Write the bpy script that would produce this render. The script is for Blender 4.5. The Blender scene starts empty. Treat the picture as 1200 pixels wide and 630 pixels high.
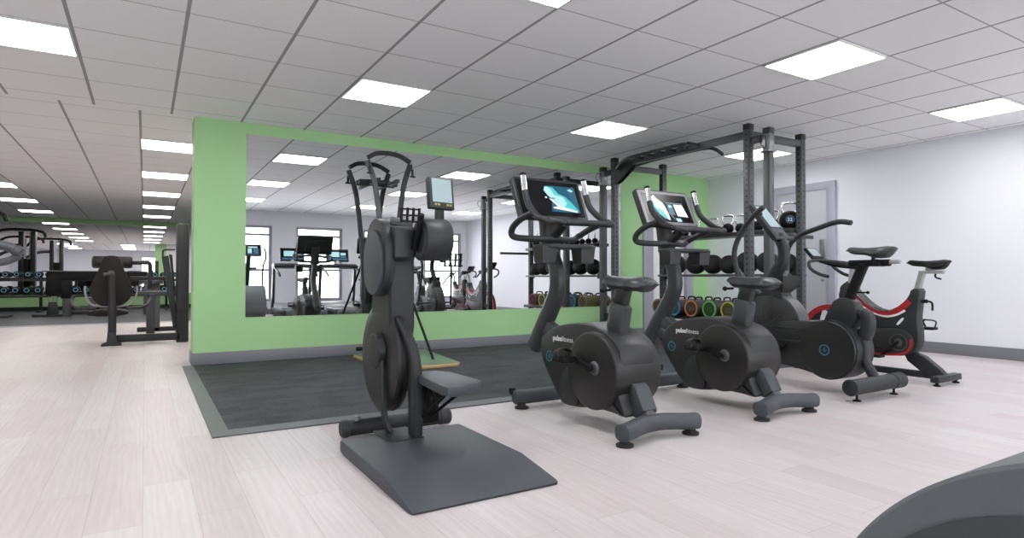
import bpy, bmesh, math, random
from mathutils import Vector, Matrix
random.seed(7)
S = bpy.context.scene
COL = S.collection
PI = math.pi
H = 2.402            # ceiling height
WX, WY, BY = 7.61, 6.568, -1.85   # right wall, green wall, window wall

# ------------------------------------------------------------------ materials
def mat(name, col, rough=0.5, metal=0.0, spec=0.5, noise=0.06, nscale=40.0, bump=0.0, bscale=200.0, emit=None, estr=0.0, coat=0.0):
    m = bpy.data.materials.new(name); m.use_nodes = True
    nt = m.node_tree; n = nt.nodes; l = nt.links
    b = n['Principled BSDF']
    b.inputs['Roughness'].default_value = rough
    b.inputs['Metallic'].default_value = metal
    b.inputs['Specular IOR Level'].default_value = spec
    b.inputs['Coat Weight'].default_value = coat
    tc = n.new('ShaderNodeTexCoord')
    if noise > 0:
        nz = n.new('ShaderNodeTexNoise'); nz.inputs['Scale'].default_value = nscale; nz.inputs['Detail'].default_value = 3
        l.new(tc.outputs['Object'], nz.inputs['Vector'])
        mx = n.new('ShaderNodeMix'); mx.data_type = 'RGBA'
        mx.inputs[6].default_value = (*[c*(1-noise) for c in col], 1)
        mx.inputs[7].default_value = (*[min(1, c*(1+noise)) for c in col], 1)
        l.new(nz.outputs['Fac'], mx.inputs[0]); l.new(mx.outputs[2], b.inputs['Base Color'])
    else:
        b.inputs['Base Color'].default_value = (*col, 1)
    if bump > 0:
        nb = n.new('ShaderNodeTexNoise'); nb.inputs['Scale'].default_value = bscale; nb.inputs['Detail'].default_value = 2
        l.new(tc.outputs['Object'], nb.inputs['Vector'])
        bp = n.new('ShaderNodeBump'); bp.inputs['Strength'].default_value = bump; bp.inputs['Distance'].default_value = 0.002
        l.new(nb.outputs['Fac'], bp.inputs['Height']); l.new(bp.outputs['Normal'], b.inputs['Normal'])
    if emit:
        b.inputs['Emission Color'].default_value = (*emit, 1); b.inputs['Emission Strength'].default_value = estr
    return m

def hole_mat():
    m = mat('rack_grey_perforated', (0.072, 0.076, 0.080), 0.42, 0.1); nt = m.node_tree; n = nt.nodes; l = nt.links; b = n['Principled BSDF']
    tc = [k for k in n if k.type == 'TEX_COORD'][0]; sp = n.new('ShaderNodeSeparateXYZ'); l.new(tc.outputs['Object'], sp.inputs[0])
    def M(op, *a):
        k = n.new('ShaderNodeMath'); k.operation = op
        for i, v in enumerate(a):
            if isinstance(v, (int, float)): k.inputs[i].default_value = v
            else: l.new(v, k.inputs[i])
        return k.outputs[0]
    z = M('MULTIPLY', M('SUBTRACT', M('FRACT', M('DIVIDE', sp.outputs['Z'], .056)), .5), .056)
    h = M('MINIMUM', M('ABSOLUTE', sp.outputs['X']), M('ABSOLUTE', sp.outputs['Y']))
    f = M('LESS_THAN', M('ADD', M('MULTIPLY', z, z), M('MULTIPLY', h, h)), .0105**2)
    mx = n.new('ShaderNodeMix'); mx.data_type = 'RGBA'; mx.inputs[7].default_value = (.008, .008, .008, 1)
    l.new(b.inputs['Base Color'].links[0].from_socket, mx.inputs[6]); l.new(f, mx.inputs[0]); l.new(mx.outputs[2], b.inputs['Base Color'])
    return m
COLM = mat('column_paint', (0.034, 0.039, 0.041), 0.40, bump=0.15, bscale=500)
CHAR = mat('charcoal_paint', (0.020, 0.0225, 0.024), 0.46, spec=0.42, bump=0.15, bscale=500)
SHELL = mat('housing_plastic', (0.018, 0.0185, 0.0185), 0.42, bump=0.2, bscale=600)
DISC = mat('side_cover_plastic', (0.0150, 0.0145, 0.0138), 0.42)
BLACK = mat('black_plastic', (0.006, 0.006, 0.006), 0.55, spec=0.25)
RUB = mat('rubber_black', (0.020, 0.020, 0.021), 0.7, bump=0.3, bscale=300)
GRIP = mat('grip_foam', (0.019, 0.021, 0.022), 0.5, bump=0.3, bscale=400)
SADDLE = mat('saddle_vinyl', (0.034, 0.038, 0.040), 0.40, bump=0.2, bscale=350)
CHROME = mat('chrome', (0.75, 0.76, 0.78), 0.14, 1.0, noise=0.03)
SILVER = mat('silver_paint', (0.42, 0.42, 0.43), 0.4, 0.5)
GREYD = mat('plate_grey', (0.053, 0.060, 0.068), 0.5, bump=0.25, bscale=700)
DRUMG = mat('drum_grey', (0.098, 0.112, 0.118), 0.5, bump=0.3, bscale=500)
DRUMD = mat('drum_dark', (0.042, 0.049, 0.055), 0.5, bump=0.3, bscale=500)
RACK = mat('rack_grey', (0.072, 0.076, 0.080), 0.42, 0.1)
SLEEVE = mat('sleeve_grey', (0.24, 0.25, 0.26), 0.35, 0.5)
BEZEL = mat('bezel_grey', (0.17, 0.17, 0.18), 0.35)
RACKH = hole_mat()
RACKD = mat('rack_black', (0.018, 0.019, 0.019), 0.4)
RED = mat('red_paint', (0.36, 0.014, 0.018), 0.4)
WHITE = mat('white_paint', (0.75, 0.75, 0.75), 0.4)
BLUE = mat('logo_blue', (0.045, 0.24, 0.34), 0.5)
LBLUE = mat('weight_blue', (0.10, 0.34, 0.46), 0.5)
BROWN = mat('brown_upholstery', (0.012, 0.010, 0.0085), 0.6, spec=0.3)
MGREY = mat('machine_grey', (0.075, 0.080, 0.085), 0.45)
WOODB = mat('board_wood', (0.55, 0.40, 0.18), 0.5)
BOARDG = mat('board_top', (0.09, 0.17, 0.10), 0.35)  # green reflected off the wall is put into the board's colour
M_OR = mat('bag_orange', (0.60, 0.22, 0.07), 0.5); M_GR = mat('bag_green', (0.16, 0.55, 0.08), 0.5)
M_YE = mat('bag_yellow', (0.55, 0.55, 0.06), 0.5); M_BL = mat('bag_blue', (0.05, 0.30, 0.45), 0.5)
M_RE = mat('bag_red', (0.40, 0.06, 0.07), 0.5); M_TA = mat('bag_tan', (0.32, 0.24, 0.14), 0.6)
D_OR = mat('bag_face_orange', (0.060, 0.025, 0.010), 0.6); D_GR = mat('bag_face_green', (0.007, 0.050, 0.006), 0.6)
D_YE = mat('bag_face_yellow', (0.055, 0.055, 0.005), 0.6); D_BL = mat('bag_face_blue', (0.01, 0.06, 0.10), 0.6)
D_RE = mat('bag_face_red', (0.045, 0.006, 0.007), 0.6); D_TA = mat('bag_face_tan', (0.08, 0.06, 0.03), 0.6)
BAGG = mat('bag_grey', (0.10, 0.095, 0.11), 0.6)
WALL = mat('wall_white', (0.83, 0.84, 0.88), 0.7, noise=0.01, bump=0.03)
WALLG = mat('wall_green', (0.385, 0.65, 0.31), 0.6, noise=0.015, nscale=3)
SKIRT = mat('skirting_grey', (0.20, 0.205, 0.225), 0.45, noise=0.02)
FRAME = mat('frame_lavender', (0.40, 0.40, 0.46), 0.5, noise=0.01)
DOORM = mat('door_grey', (0.44, 0.44, 0.48), 0.5, noise=0.01)
DOORW = mat('door_white', (0.90, 0.90, 0.90), 0.4, noise=0.01)
ALU = mat('aluminium', (0.35, 0.35, 0.37), 0.3, 0.8)
LCD = mat('lcd_teal', (0.25, 0.33, 0.34), 0.3, emit=(0.45, 0.58, 0.60), estr=0.12)
SCR = mat('screen_dark', (0.006, 0.007, 0.008), 0.22, spec=0.22, noise=0.3)
def em(name, c, s): return mat(name, (c[0]*0.2, c[1]*0.2, c[2]*0.2), 0.4, emit=c, estr=s, noise=0)
E_WHITE = em('glow_white', (0.95, 1.0, 1.0), 0.55); E_TEAL = em('glow_teal', (0.08, 0.58, 0.60), 0.5)
E_DTEAL = em('glow_deep_teal', (0.0, 0.10, 0.17), 0.45); E_PALE = em('glow_pale', (0.45, 0.80, 0.84), 0.5)
E_GREY = em('glow_grey', (0.2, 0.22, 0.26), 0.4); E_GREEN = em('glow_green', (0.2, 0.8, 0.3), 0.6)
E_YEL = em('glow_yellow', (0.7, 0.65, 0.15), 0.25); E_BLUE = em('glow_blue', (0.04, 0.14, 0.24), 0.5)
PANEL = mat('light_diffuser', (0.9, 0.9, 0.9), 0.4, noise=0, emit=(0.975, 0.98, 1.0), estr=10.2)

PANELW = mat('corridor_light_diffuser', (0.9, 0.9, 0.9), 0.4, noise=0, emit=(1.0, 0.965, 0.92), estr=10.5)

def mirror_mat():
    m = bpy.data.materials.new('mirror'); m.use_nodes = True
    b = m.node_tree.nodes['Principled BSDF']
    b.inputs['Base Color'].default_value = (0.86, 0.87, 0.88, 1); b.inputs['Metallic'].default_value = 1
    b.inputs['Roughness'].default_value = 0.0
    return m
MIRROR = mirror_mat()
def glass_mat():
    m = bpy.data.materials.new('window_glass'); m.use_nodes = True; nt = m.node_tree; nt.nodes.clear()
    o = nt.nodes.new('ShaderNodeOutputMaterial'); t = nt.nodes.new('ShaderNodeBsdfTransparent'); g = nt.nodes.new('ShaderNodeBsdfGlossy')
    g.inputs['Roughness'].default_value = 0.02; x = nt.nodes.new('ShaderNodeMixShader'); f = nt.nodes.new('ShaderNodeFresnel')
    nt.links.new(f.outputs[0], x.inputs[0]); nt.links.new(t.outputs[0], x.inputs[1]); nt.links.new(g.outputs[0], x.inputs[2])
    nt.links.new(x.outputs[0], o.inputs['Surface']); return m
GLASS = glass_mat()

def floor_mat():
    m = bpy.data.materials.new('oak_planks'); m.use_nodes = True; nt = m.node_tree; n = nt.nodes; l = nt.links
    b = n['Principled BSDF']; tc = n.new('ShaderNodeTexCoord')
    mp = n.new('ShaderNodeMapping'); mp.inputs['Rotation'].default_value = (0, 0, PI/2); l.new(tc.outputs['Object'], mp.inputs['Vector'])
    br = n.new('ShaderNodeTexBrick'); br.offset = 0.37; br.squash = 1
    br.inputs['Scale'].default_value = 1; br.inputs['Brick Width'].default_value = 1.22; br.inputs['Row Height'].default_value = 0.17
    br.inputs['Mortar Size'].default_value = 0.0012; br.inputs['Mortar Smooth'].default_value = 0.3
    br.inputs['Color1'].default_value = (0.610, 0.570, 0.565, 1); br.inputs['Color2'].default_value = (0.560, 0.495, 0.495, 1)
    br.inputs['Mortar'].default_value = (0.42, 0.375, 0.37, 1); br.inputs['Bias'].default_value = -0.1
    l.new(mp.outputs[0], br.inputs['Vector'])
    # per-plank offset for the grain
    wv = n.new('ShaderNodeTexWave'); wv.wave_type = 'BANDS'; wv.bands_direction = 'X'
    m2 = n.new('ShaderNodeMapping'); m2.inputs['Scale'].default_value = (7.0, 0.9, 1); l.new(tc.outputs['Object'], m2.inputs['Vector'])
    ad = n.new('ShaderNodeVectorMath'); ad.operation = 'MULTIPLY_ADD'; ad.inputs[1].default_value = (9, 9, 9)
    l.new(br.outputs['Color'], ad.inputs[0]); l.new(m2.outputs[0], ad.inputs[2])
    wv.inputs['Scale'].default_value = 1.5; wv.inputs['Distortion'].default_value = 16; wv.inputs['Detail'].default_value = 2; wv.inputs['Detail Scale'].default_value = 0.7
    l.new(ad.outputs[0], wv.inputs['Vector'])
    nz = n.new('ShaderNodeTexNoise'); m3 = n.new('ShaderNodeMapping'); m3.inputs['Scale'].default_value = (60, 3.0, 1)
    l.new(tc.outputs['Object'], m3.inputs['Vector']); l.new(m3.outputs[0], nz.inputs['Vector']); nz.inputs['Scale'].default_value = 1.4; nz.inputs['Detail'].default_value = 5
    big = n.new('ShaderNodeTexNoise'); big.inputs['Scale'].default_value = 1.6; big.inputs['Detail'].default_value = 6; m5 = n.new('ShaderNodeMapping'); m5.inputs['Scale'].default_value = (5, 1, 1); l.new(tc.outputs['Object'], m5.inputs['Vector']); l.new(m5.outputs[0], big.inputs['Vector'])
    def mult(a, f, lo, hi):
        r = n.new('ShaderNodeMapRange'); r.inputs[3].default_value = lo; r.inputs[4].default_value = hi; l.new(f, r.inputs[0])
        x = n.new('ShaderNodeVectorMath'); x.operation = 'SCALE'; l.new(a, x.inputs[0]); l.new(r.outputs[0], x.inputs['Scale']); return x.outputs[0]
    c = mult(br.outputs['Color'], wv.outputs['Fac'], 0.965, 1.025); c = mult(c, nz.outputs['Fac'], 0.90, 1.10); c = mult(c, big.outputs['Fac'], 0.91, 1.08)
    l.new(c, b.inputs['Base Color']); b.inputs['Roughness'].default_value = 0.42; b.inputs['Specular IOR Level'].default_value = 0.45
    bp = n.new('ShaderNodeBump'); bp.inputs['Strength'].default_value = 0.12; bp.inputs['Distance'].default_value = 0.002
    l.new(nz.outputs['Fac'], bp.inputs['Height']); l.new(bp.outputs[0], b.inputs['Normal'])
    return m

def ceil_mat(name, x0, y0, px, py):
    m = bpy.data.materials.new(name); m.use_nodes = True; nt = m.node_tree; n = nt.nodes; l = nt.links
    b = n['Principled BSDF']; tc = n.new('ShaderNodeTexCoord'); sp = n.new('ShaderNodeSeparateXYZ'); l.new(tc.outputs['Object'], sp.inputs[0])
    def math_(op, a, v=None):
        k = n.new('ShaderNodeMath'); k.operation = op
        if hasattr(a, 'links'): l.new(a, k.inputs[0])
        else: k.inputs[0].default_value = a
        if v is not None:
            if hasattr(v, 'links'): l.new(v, k.inputs[1])
            else: k.inputs[1].default_value = v
        return k.outputs[0]
    def line(o, off, p, w):
        a = math_('SUBTRACT', o, off - 200*p); a = math_('DIVIDE', a, p); a = math_('FRACT', a)
        a = math_('SUBTRACT', a, 0.5); a = math_('ABSOLUTE', a); a = math_('SUBTRACT', 0.5, a); return math_('LESS_THAN', a, w/2/p)
    lx = line(sp.outputs['X'], x0, px, 0.022); ly = line(sp.outputs['Y'], y0, py, 0.011)
    nz = n.new('ShaderNodeTexNoise'); nz.inputs['Scale'].default_value = 90; l.new(tc.outputs['Object'], nz.inputs['Vector'])
    tl = n.new('ShaderNodeMix'); tl.data_type = 'RGBA'; tl.inputs[6].default_value = (0.86, 0.855, 0.865, 1); tl.inputs[7].default_value = (0.91, 0.905, 0.915, 1)
    l.new(nz.outputs['Fac'], tl.inputs[0])
    fac = math_('MAXIMUM', lx, math_('MULTIPLY', ly, 0.75))
    mx = n.new('ShaderNodeMix'); mx.data_type = 'RGBA'; mx.inputs[7].default_value = (0.34, 0.335, 0.345, 1)
    l.new(fac, mx.inputs[0]); l.new(tl.outputs[2], mx.inputs[6]); l.new(mx.outputs[2], b.inputs['Base Color'])
    b.inputs['Roughness'].default_value = 0.8
    return m

def rubber_mat():
    m = bpy.data.materials.new('rubber_mat'); m.use_nodes = True; nt = m.node_tree; n = nt.nodes; l = nt.links
    b = n['Principled BSDF']; tc = n.new('ShaderNodeTexCoord')
    a = n.new('ShaderNodeTexNoise'); a.inputs['Scale'].default_value = 70; a.inputs['Detail'].default_value = 6; a.inputs['Roughness'].default_value = .7; l.new(tc.outputs['Object'], a.inputs['Vector'])
    mp = n.new('ShaderNodeMapping'); mp.inputs['Scale'].default_value = (1.5, 2.6, 1); l.new(tc.outputs['Object'], mp.inputs['Vector'])
    c = n.new('ShaderNodeTexNoise'); c.inputs['Scale'].default_value = 1.6; c.inputs['Detail'].default_value = 4; l.new(mp.outputs[0], c.inputs['Vector'])
    ad = n.new('ShaderNodeMath'); ad.operation = 'ADD'; l.new(a.outputs['Fac'], ad.inputs[0]); l.new(c.outputs['Fac'], ad.inputs[1])
    r = n.new('ShaderNodeValToRGB'); c.inputs['Roughness'].default_value = .65; r.color_ramp.elements[0].position = 0.42; r.color_ramp.elements[0].color = (0.018, 0.020, 0.022, 1)
    r.color_ramp.elements[1].position = 0.565; r.color_ramp.elements[1].color = (0.054, 0.059, 0.066, 1)
    dv = n.new('ShaderNodeMath'); dv.operation = 'MULTIPLY'; dv.inputs[1].default_value = 0.5; l.new(ad.outputs[0], dv.inputs[0])
    l.new(dv.outputs[0], r.inputs[0]); l.new(r.outputs[0], b.inputs['Base Color']); b.inputs['Roughness'].default_value = 0.75
    bp = n.new('ShaderNodeBump'); bp.inputs['Strength'].default_value = 0.5; bp.inputs['Distance'].default_value = 0.003
    l.new(a.outputs['Fac'], bp.inputs['Height']); l.new(bp.outputs[0], b.inputs['Normal']); return m

# ------------------------------------------------------------------ mesh builder
def chaik(p, it=2, closed=True):
    for _ in range(it):
        q = []; n = len(p)
        for i in range(n if closed else n-1):
            a, b = p[i], p[(i+1) % n]
            q += [tuple(a[k]*.75+b[k]*.25 for k in range(len(a))), tuple(a[k]*.25+b[k]*.75 for k in range(len(a)))]
        if not closed: q = [p[0]] + q + [p[-1]]
        p = q
    return p
def circ(c, r, n=32, ry=None, a0=0, a1=2*PI):
    full = abs(a1-a0-2*PI) < 1e-6
    k = n if full else n+1
    return [(c[0]+r*math.cos(a0+(a1-a0)*i/n), c[1]+(ry or r)*math.sin(a0+(a1-a0)*i/n)) for i in range(k)]
def capsule(a, b, r, n=10):
    d = math.atan2(b[1]-a[1], b[0]-a[0])
    return circ(b, r, n, a0=d-PI/2, a1=d+PI/2) + circ(a, r, n, a0=d+PI/2, a1=d+3*PI/2)
def catmull(P, k=6):
    P = [Vector(p) for p in P]
    if len(P) < 3 or k < 2: return P
    out = []
    for i in range(len(P)-1):
        p0 = P[i-1] if i else P[0]*2-P[1]; p1 = P[i]; p2 = P[i+1]; p3 = P[i+2] if i+2 < len(P) else P[-1]*2-P[-2]
        for j in range(k):
            t = j/k
            out.append(0.5*((2*p1)+(p2-p0)*t+(2*p0-5*p1+4*p2-p3)*t*t+(3*p1-p0-3*p2+p3)*t**3))
    out.append(P[-1]); return out

class MB:
    def __init__(s): s.v = []; s.f = []
    def ring_loft(s, rings, cap0=True, cap1=True, close=True):
        st = []
        for r in rings: st.append(len(s.v)); s.v += [tuple(p) for p in r]
        n = len(rings[0])
        for a, b in zip(st, st[1:]):
            for i in range(n if close else n-1):
                j = (i+1) % n; s.f.append((a+i, a+j, b+j, b+i))
        if cap0: s.f.append(tuple(range(st[0]+n-1, st[0]-1, -1)))
        if cap1: s.f.append(tuple(range(st[-1], st[-1]+n)))
        return s
    def prism(s, poly, ax, a, b, bev=0.0):
        A = sum(poly[i][0]*poly[(i+1) % len(poly)][1]-poly[(i+1) % len(poly)][0]*poly[i][1] for i in range(len(poly)))
        if A < 0: poly = poly[::-1]
        if a > b: a, b = b, a
        n = len(poly)
        def inset(d):
            o = []
            for i in range(n):
                p, c, q = Vector(poly[i-1]), Vector(poly[i]), Vector(poly[(i+1) % n])
                e1 = (c-p); e2 = (q-c)
                if e1.length < 1e-9: e1 = e2
                if e2.length < 1e-9: e2 = e1
                e1 = e1.normalized(); e2 = e2.normalized()
                n1 = Vector((-e1.y, e1.x)); n2 = Vector((-e2.y, e2.x)); m = n1+n2
                if m.length < 1e-6: m = n1
                m.normalize(); k = max(0.5, m.dot(n1)); o.append(c+m*d/k)
            return o
        def P(u, w, t):
            return {'x': (t, u, w), 'y': (w, t, u), 'z': (u, w, t)}[ax]
        lv = [(a, 0), (b, 0)] if bev <= 0 else [(a, bev), (a+bev*.3, bev*.3), (a+bev, 0), (b-bev, 0), (b-bev*.3, bev*.3), (b, bev)]
        s.ring_loft([[P(q[0], q[1], t) for q in inset(d)] for t, d in lv]); return s
    def prismy(s, poly, a, b, bev=0.0):      # polygon given as (x,z), extruded along y
        return s.prism([(z, x) for x, z in poly], 'y', a, b, bev)
    def box(s, x0, x1, y0, y1, z0, z1, bev=0.006):
        if x0 > x1: x0, x1 = x1, x0
        if y0 > y1: y0, y1 = y1, y0
        if z0 > z1: z0, z1 = z1, z0
        c = min(bev, (x1-x0)*.45, (y1-y0)*.45, (z1-z0)*.45)
        if c <= 0:
            return s.prism([(x0, y0), (x1, y0), (x1, y1), (x0, y1)], 'z', z0, z1)
        k = c*.3
        p = [(x0+c, y0), (x1-c, y0), (x1-k, y0+k), (x1, y0+c), (x1, y1-c), (x1-k, y1-k), (x1-c, y1), (x0+c, y1), (x0+k, y1-k), (x0, y1-c), (x0, y0+c), (x0+k, y0+k)]
        return s.prism(p, 'z', z0, z1, c)
    def tube(s, P, r, n=14, k=6, flat=1.0, up=(0, 0, 1), square=0.0, cap=True):
        P = catmull(P, k); m = len(P)
        rs = r if isinstance(r, (list, tuple)) else [r]*2
        def R(t):
            x = t*(len(rs)-1); i = min(int(x), len(rs)-2); return rs[i]+(rs[i+1]-rs[i])*(x-i)
        T = [((P[min(i+1, m-1)]-P[max(i-1, 0)])).normalized() for i in range(m)]
        u = Vector(up); u = u-T[0]*u.dot(T[0])
        if u.length < 1e-4: u = Vector((1, 0, 0)); u = u-T[0]*u.dot(T[0])
        u.normalize(); rings = []
        for i in range(m):
            u = u-T[i]*u.dot(T[i]); u.normalize(); w = T[i].cross(u)
            def ring(c, q):
                o = []
                for j in range(n):
                    a = 2*PI*(j+0.5)/n; ca, sa = math.cos(a), math.sin(a)
                    if square:
                        e = 1-square*0.8; ca = math.copysign(abs(ca)**e, ca); sa = math.copysign(abs(sa)**e, sa)
                    o.append(c+w*(q*ca*flat)+u*(q*sa))
                return o
            q = R(i/(m-1))
            if i == 0 and cap: rings.append(ring(P[0], q*.8)); rings.append(ring(P[0]+T[0]*min(q*.2, (P[1]-P[0]).length*.4), q)); continue
            if i == m-1 and cap: rings.append(ring(P[-1]-T[-1]*min(q*.2, (P[-1]-P[-2]).length*.4), q)); rings.append(ring(P[-1], q*.8)); continue
            rings.append(ring(P[i], q))
        s.ring_loft(rings); return s
    def cyl(s, a, b, r, n=24, r2=None): return s.tube([a, b], [r, r if r2 is None else r2], n=n, k=1)
    def loop(s, P, r, n=10, k=8):
        P = [Vector(p) for p in P]; m = len(P); Q = []
        for i in range(m):
            p0, p1, p2, p3 = P[i-1], P[i], P[(i+1) % m], P[(i+2) % m]
            for j in range(k):
                t = j/k; Q.append(0.5*((2*p1)+(p2-p0)*t+(2*p0-5*p1+4*p2-p3)*t*t+(3*p1-p0-3*p2+p3)*t**3))
        m = len(Q); nrm = sum(((Q[i]-Q[0]).cross(Q[(i+1) % m]-Q[0]) for i in range(m)), Vector()).normalized()
        st = len(s.v)
        for i in range(m):
            T = (Q[(i+1) % m]-Q[i-1]).normalized(); w = T.cross(nrm).normalized()
            for j in range(n):
                a = 2*PI*j/n; s.v.append(tuple(Q[i]+w*(r*math.cos(a))+nrm*(r*math.sin(a))))
        for i in range(m):
            for j in range(n):
                a, b = st+i*n, st+((i+1) % m)*n; s.f.append((a+j, a+(j+1) % n, b+(j+1) % n, b+j))
        return s
    def lathe(s, prof, c, ax='x', n=40):     # prof: list of (t along axis, r)
        rings = []
        for t, r in prof:
            o = []
            for j in range(n):
                a = 2*PI*j/n; u, w = r*math.cos(a), r*math.sin(a)
                o.append({'x': (c[0]+t, c[1]+u, c[2]+w), 'y': (c[0]+w, c[1]+t, c[2]+u), 'z': (c[0]+u, c[1]+w, c[2]+t)}[ax])
            rings.append(o)
        s.ring_loft(rings); return s
    def annulus(s, c, r0, r1, x0, x1, n=40, a0=0, a1=2*PI, ax='x'):
        full = abs(a1-a0-2*PI) < 1e-6; k = n if full else n+1; rings = []
        for i in range(k):
            a = a0+(a1-a0)*i/n; q = []
            for (t, r) in ((x0, r0), (x0, r1), (x1, r1), (x1, r0)):
                u, w = r*math.cos(a), r*math.sin(a)
                q.append({'x': (t, c[0]+u, c[1]+w), 'y': (c[0]+w, t, c[1]+u), 'z': (c[0]+u, c[1]+w, t)}[ax])
            rings.append(q)
        if full: rings.append(rings[0]); s.ring_loft(rings, False, False)
        else: s.ring_loft(rings)
        return s
    def ball(s, c, r, sx=1, sy=1, sz=1, n=28, m=18, zmin=None):
        rings = []
        for i in range(1, m):
            t = PI*i/m; z = -math.cos(t)*r*sz
            if zmin is not None: z = max(z, zmin)
            rings.append([(c[0]+r*sx*math.sin(t)*math.cos(2*PI*j/n), c[1]+r*sy*math.sin(t)*math.sin(2*PI*j/n), c[2]+z) for j in range(n)])
        s.ring_loft(rings); return s
    def xf(s, M, st=0):
        for i in range(st, len(s.v)): s.v[i] = tuple(M @ Vector(s.v[i]))
        return s
    def obj(s, name, m, parent=None, O=None, sharp=38):
        me = bpy.data.meshes.new(name)
        if O is None: O = root_loc(parent)
        O = Vector(O)
        me.from_pydata([tuple(Vector(v)-O) for v in s.v], [], s.f)
        bm = bmesh.new(); bm.from_mesh(me); bmesh.ops.remove_doubles(bm, verts=bm.verts, dist=1e-6)
        bmesh.ops.recalc_face_normals(bm, faces=bm.faces)
        lim = math.radians(sharp)
        for e in bm.edges:
            if len(e.link_faces) == 2 and e.calc_face_angle(0) > lim: e.smooth = False
        for f in bm.faces: f.smooth = True
        bm.to_mesh(me); bm.free(); me.materials.append(m)
        o = bpy.data.objects.new(name, me); COL.objects.link(o)
        if parent:
            o.parent = parent
            o.location = O-Vector(root_loc(parent))
        else: o.location = O
        return o
def root_loc(p):
    if p is None: return (0, 0, 0)
    while p.parent: p = p.parent
    return p.location
def tag(o, label, cat, group=None, kind=None):
    o['label'] = label; o['category'] = cat
    if group: o['group'] = group
    if kind: o['kind'] = kind
    return o
def thing(name, label, cat, loc, group=None):
    o = bpy.data.objects.new(name, None); COL.objects.link(o); o.location = loc; o.empty_display_size = .1
    return tag(o, label, cat, group)
def struct(name, mb, m, parent=None):
    o = mb.obj(name, m, parent)
    o['kind'] = 'structure'; return o
def dup(o, dloc=None, loc=None, label=None, parent=None):
    c = o.copy(); COL.objects.link(c)
    if parent: c.parent = parent
    if loc is not None: c.location = loc
    elif dloc is not None: c.location = Vector(o.location)+Vector(dloc)
    if label: c['label'] = label
    for ch in [x for x in S.objects if x.parent == o and x != c]: dup(ch, parent=c)
    return c
def text(body, size, m, parent, M, name='lettering', extr=0.0006, bold=0.0, align='LEFT'):
    cu = bpy.data.curves.new('t', 'FONT'); cu.body = body; cu.size = size; cu.extrude = extr; cu.offset = bold; cu.align_x = align; cu.resolution_u = 3
    to = bpy.data.objects.new('t', cu); COL.objects.link(to)
    bpy.context.view_layer.update()
    me = bpy.data.meshes.new_from_object(to.evaluated_get(bpy.context.evaluated_depsgraph_get()))
    w = max((v.co.x for v in me.vertices), default=0)
    COL.objects.unlink(to); bpy.data.objects.remove(to)
    O = Vector(root_loc(parent))
    for v in me.vertices: v.co = (M @ v.co)-O
    me.materials.clear(); me.materials.append(m)
    o = bpy.data.objects.new(name, me); COL.objects.link(o); o.parent = parent
    return o, w
def faceX(x, y, z, tilt=0.0):        # text plane facing -X, reading towards -Y
    R = Matrix(((0, 0, -1), (-1, 0, 0), (0, 1, 0))).to_4x4()
    return Matrix.Translation((x, y, z)) @ Matrix.Rotation(tilt, 4, 'X') @ R

def saddle(parent, cx, y0, y1, ztop, w_nose, w_rear, th, droop=0.0, m=SADDLE, name='seat', nt=.55):
    """bicycle saddle: nose at y0 (front), rear at y1"""
    mb = MB(); rings = []; N = 14
    for i in range(N+1):
        t = i/N; y = y0+(y1-y0)*t
        e = min(1, math.sin(min(1, t/.12)*PI/2) if t < .12 else 1) * (math.sin(min(1, (1-t)/.14)*PI/2) if t > .86 else 1)
        e = max(e, .12)
        s_ = min(1, max(0, (t-.35)/.4)); s_ = s_*s_*(3-2*s_)
        w = (w_nose+(w_rear-w_nose)*s_)*(.45+.55*e)
        zt = ztop-.014*math.sin(t*PI)-droop*max(0, (t-.7)/.3)**2-.010*(1-e)-(.012 if t < .06 else 0)
        zb = zt-th*(nt+(1-nt)*s_)*e-.004
        r = []
        for j in range(20):
            a = 2*PI*j/20; ca, sa = math.cos(a), math.sin(a)
            x = w/2*math.copysign(abs(ca)**.75, ca); zz = (zt+zb)/2+(zt-zb)/2*math.copysign(abs(sa)**.8, sa)
            if sa < 0: x *= .72
            r.append((cx+x, y, zz-.010*abs(x/(w/2+1e-6))**2*(1 if sa > 0 else 0)))
        rings.append(r)
    mb.ring_loft(rings)
    return mb.obj(name, m, parent)

# ------------------------------------------------------------------ room
XL, YF = -6.0, 19.6
struct('floor', MB().box(XL, 12, BY-.2, YF+.2, -.1, 0, 0), floor_mat())
CX0, CPX, CY0, CPY = -.402, .6078, 3.425, .5917
struct('ceiling', MB().box(XL, WX+.2, BY-.2, WY+.02, H, H+.1, 0), ceil_mat('ceiling_tiles', CX0, CY0, CPX, CPY))
struct('ceiling', MB().box(XL, 12, WY+.02, YF+.2, H, H+.1, 0), ceil_mat('corridor_ceiling_tiles', -.05, 7.9, .6078, .6))
# green partition wall
struct('wall_green', MB().box(.4, 6.21, WY, WY+.35, 0, H, 0).box(7.24, WX, WY, WY+.35, 0, H, 0).box(6.21, 7.24, WY, WY+.35, 2.06, H, 0), WALLG)
struct('wall_partition_back', MB().box(.85, WX, WY+.35, WY+.37, 0, H, 0), WALL)
struct('wall_right', MB().box(WX, WX+.2, BY-.2, WY+.37, 0, H, 0), WALL)
struct('wall_left', MB().box(XL-.2, XL, BY-.2, YF+.2, 0, H, 0), WALL)
struct('wall_corridor_right', MB().box(12, 12.2, WY, YF+.2, 0, H, 0), WALL)
struct('wall_corridor_near', MB().box(WX+.2, 12, WY+.2, WY+.37, 0, H, 0), WALL)
struct('wall_far', MB().box(XL, 12, YF, YF+.2, 0, H, 0), WALLG)
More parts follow.
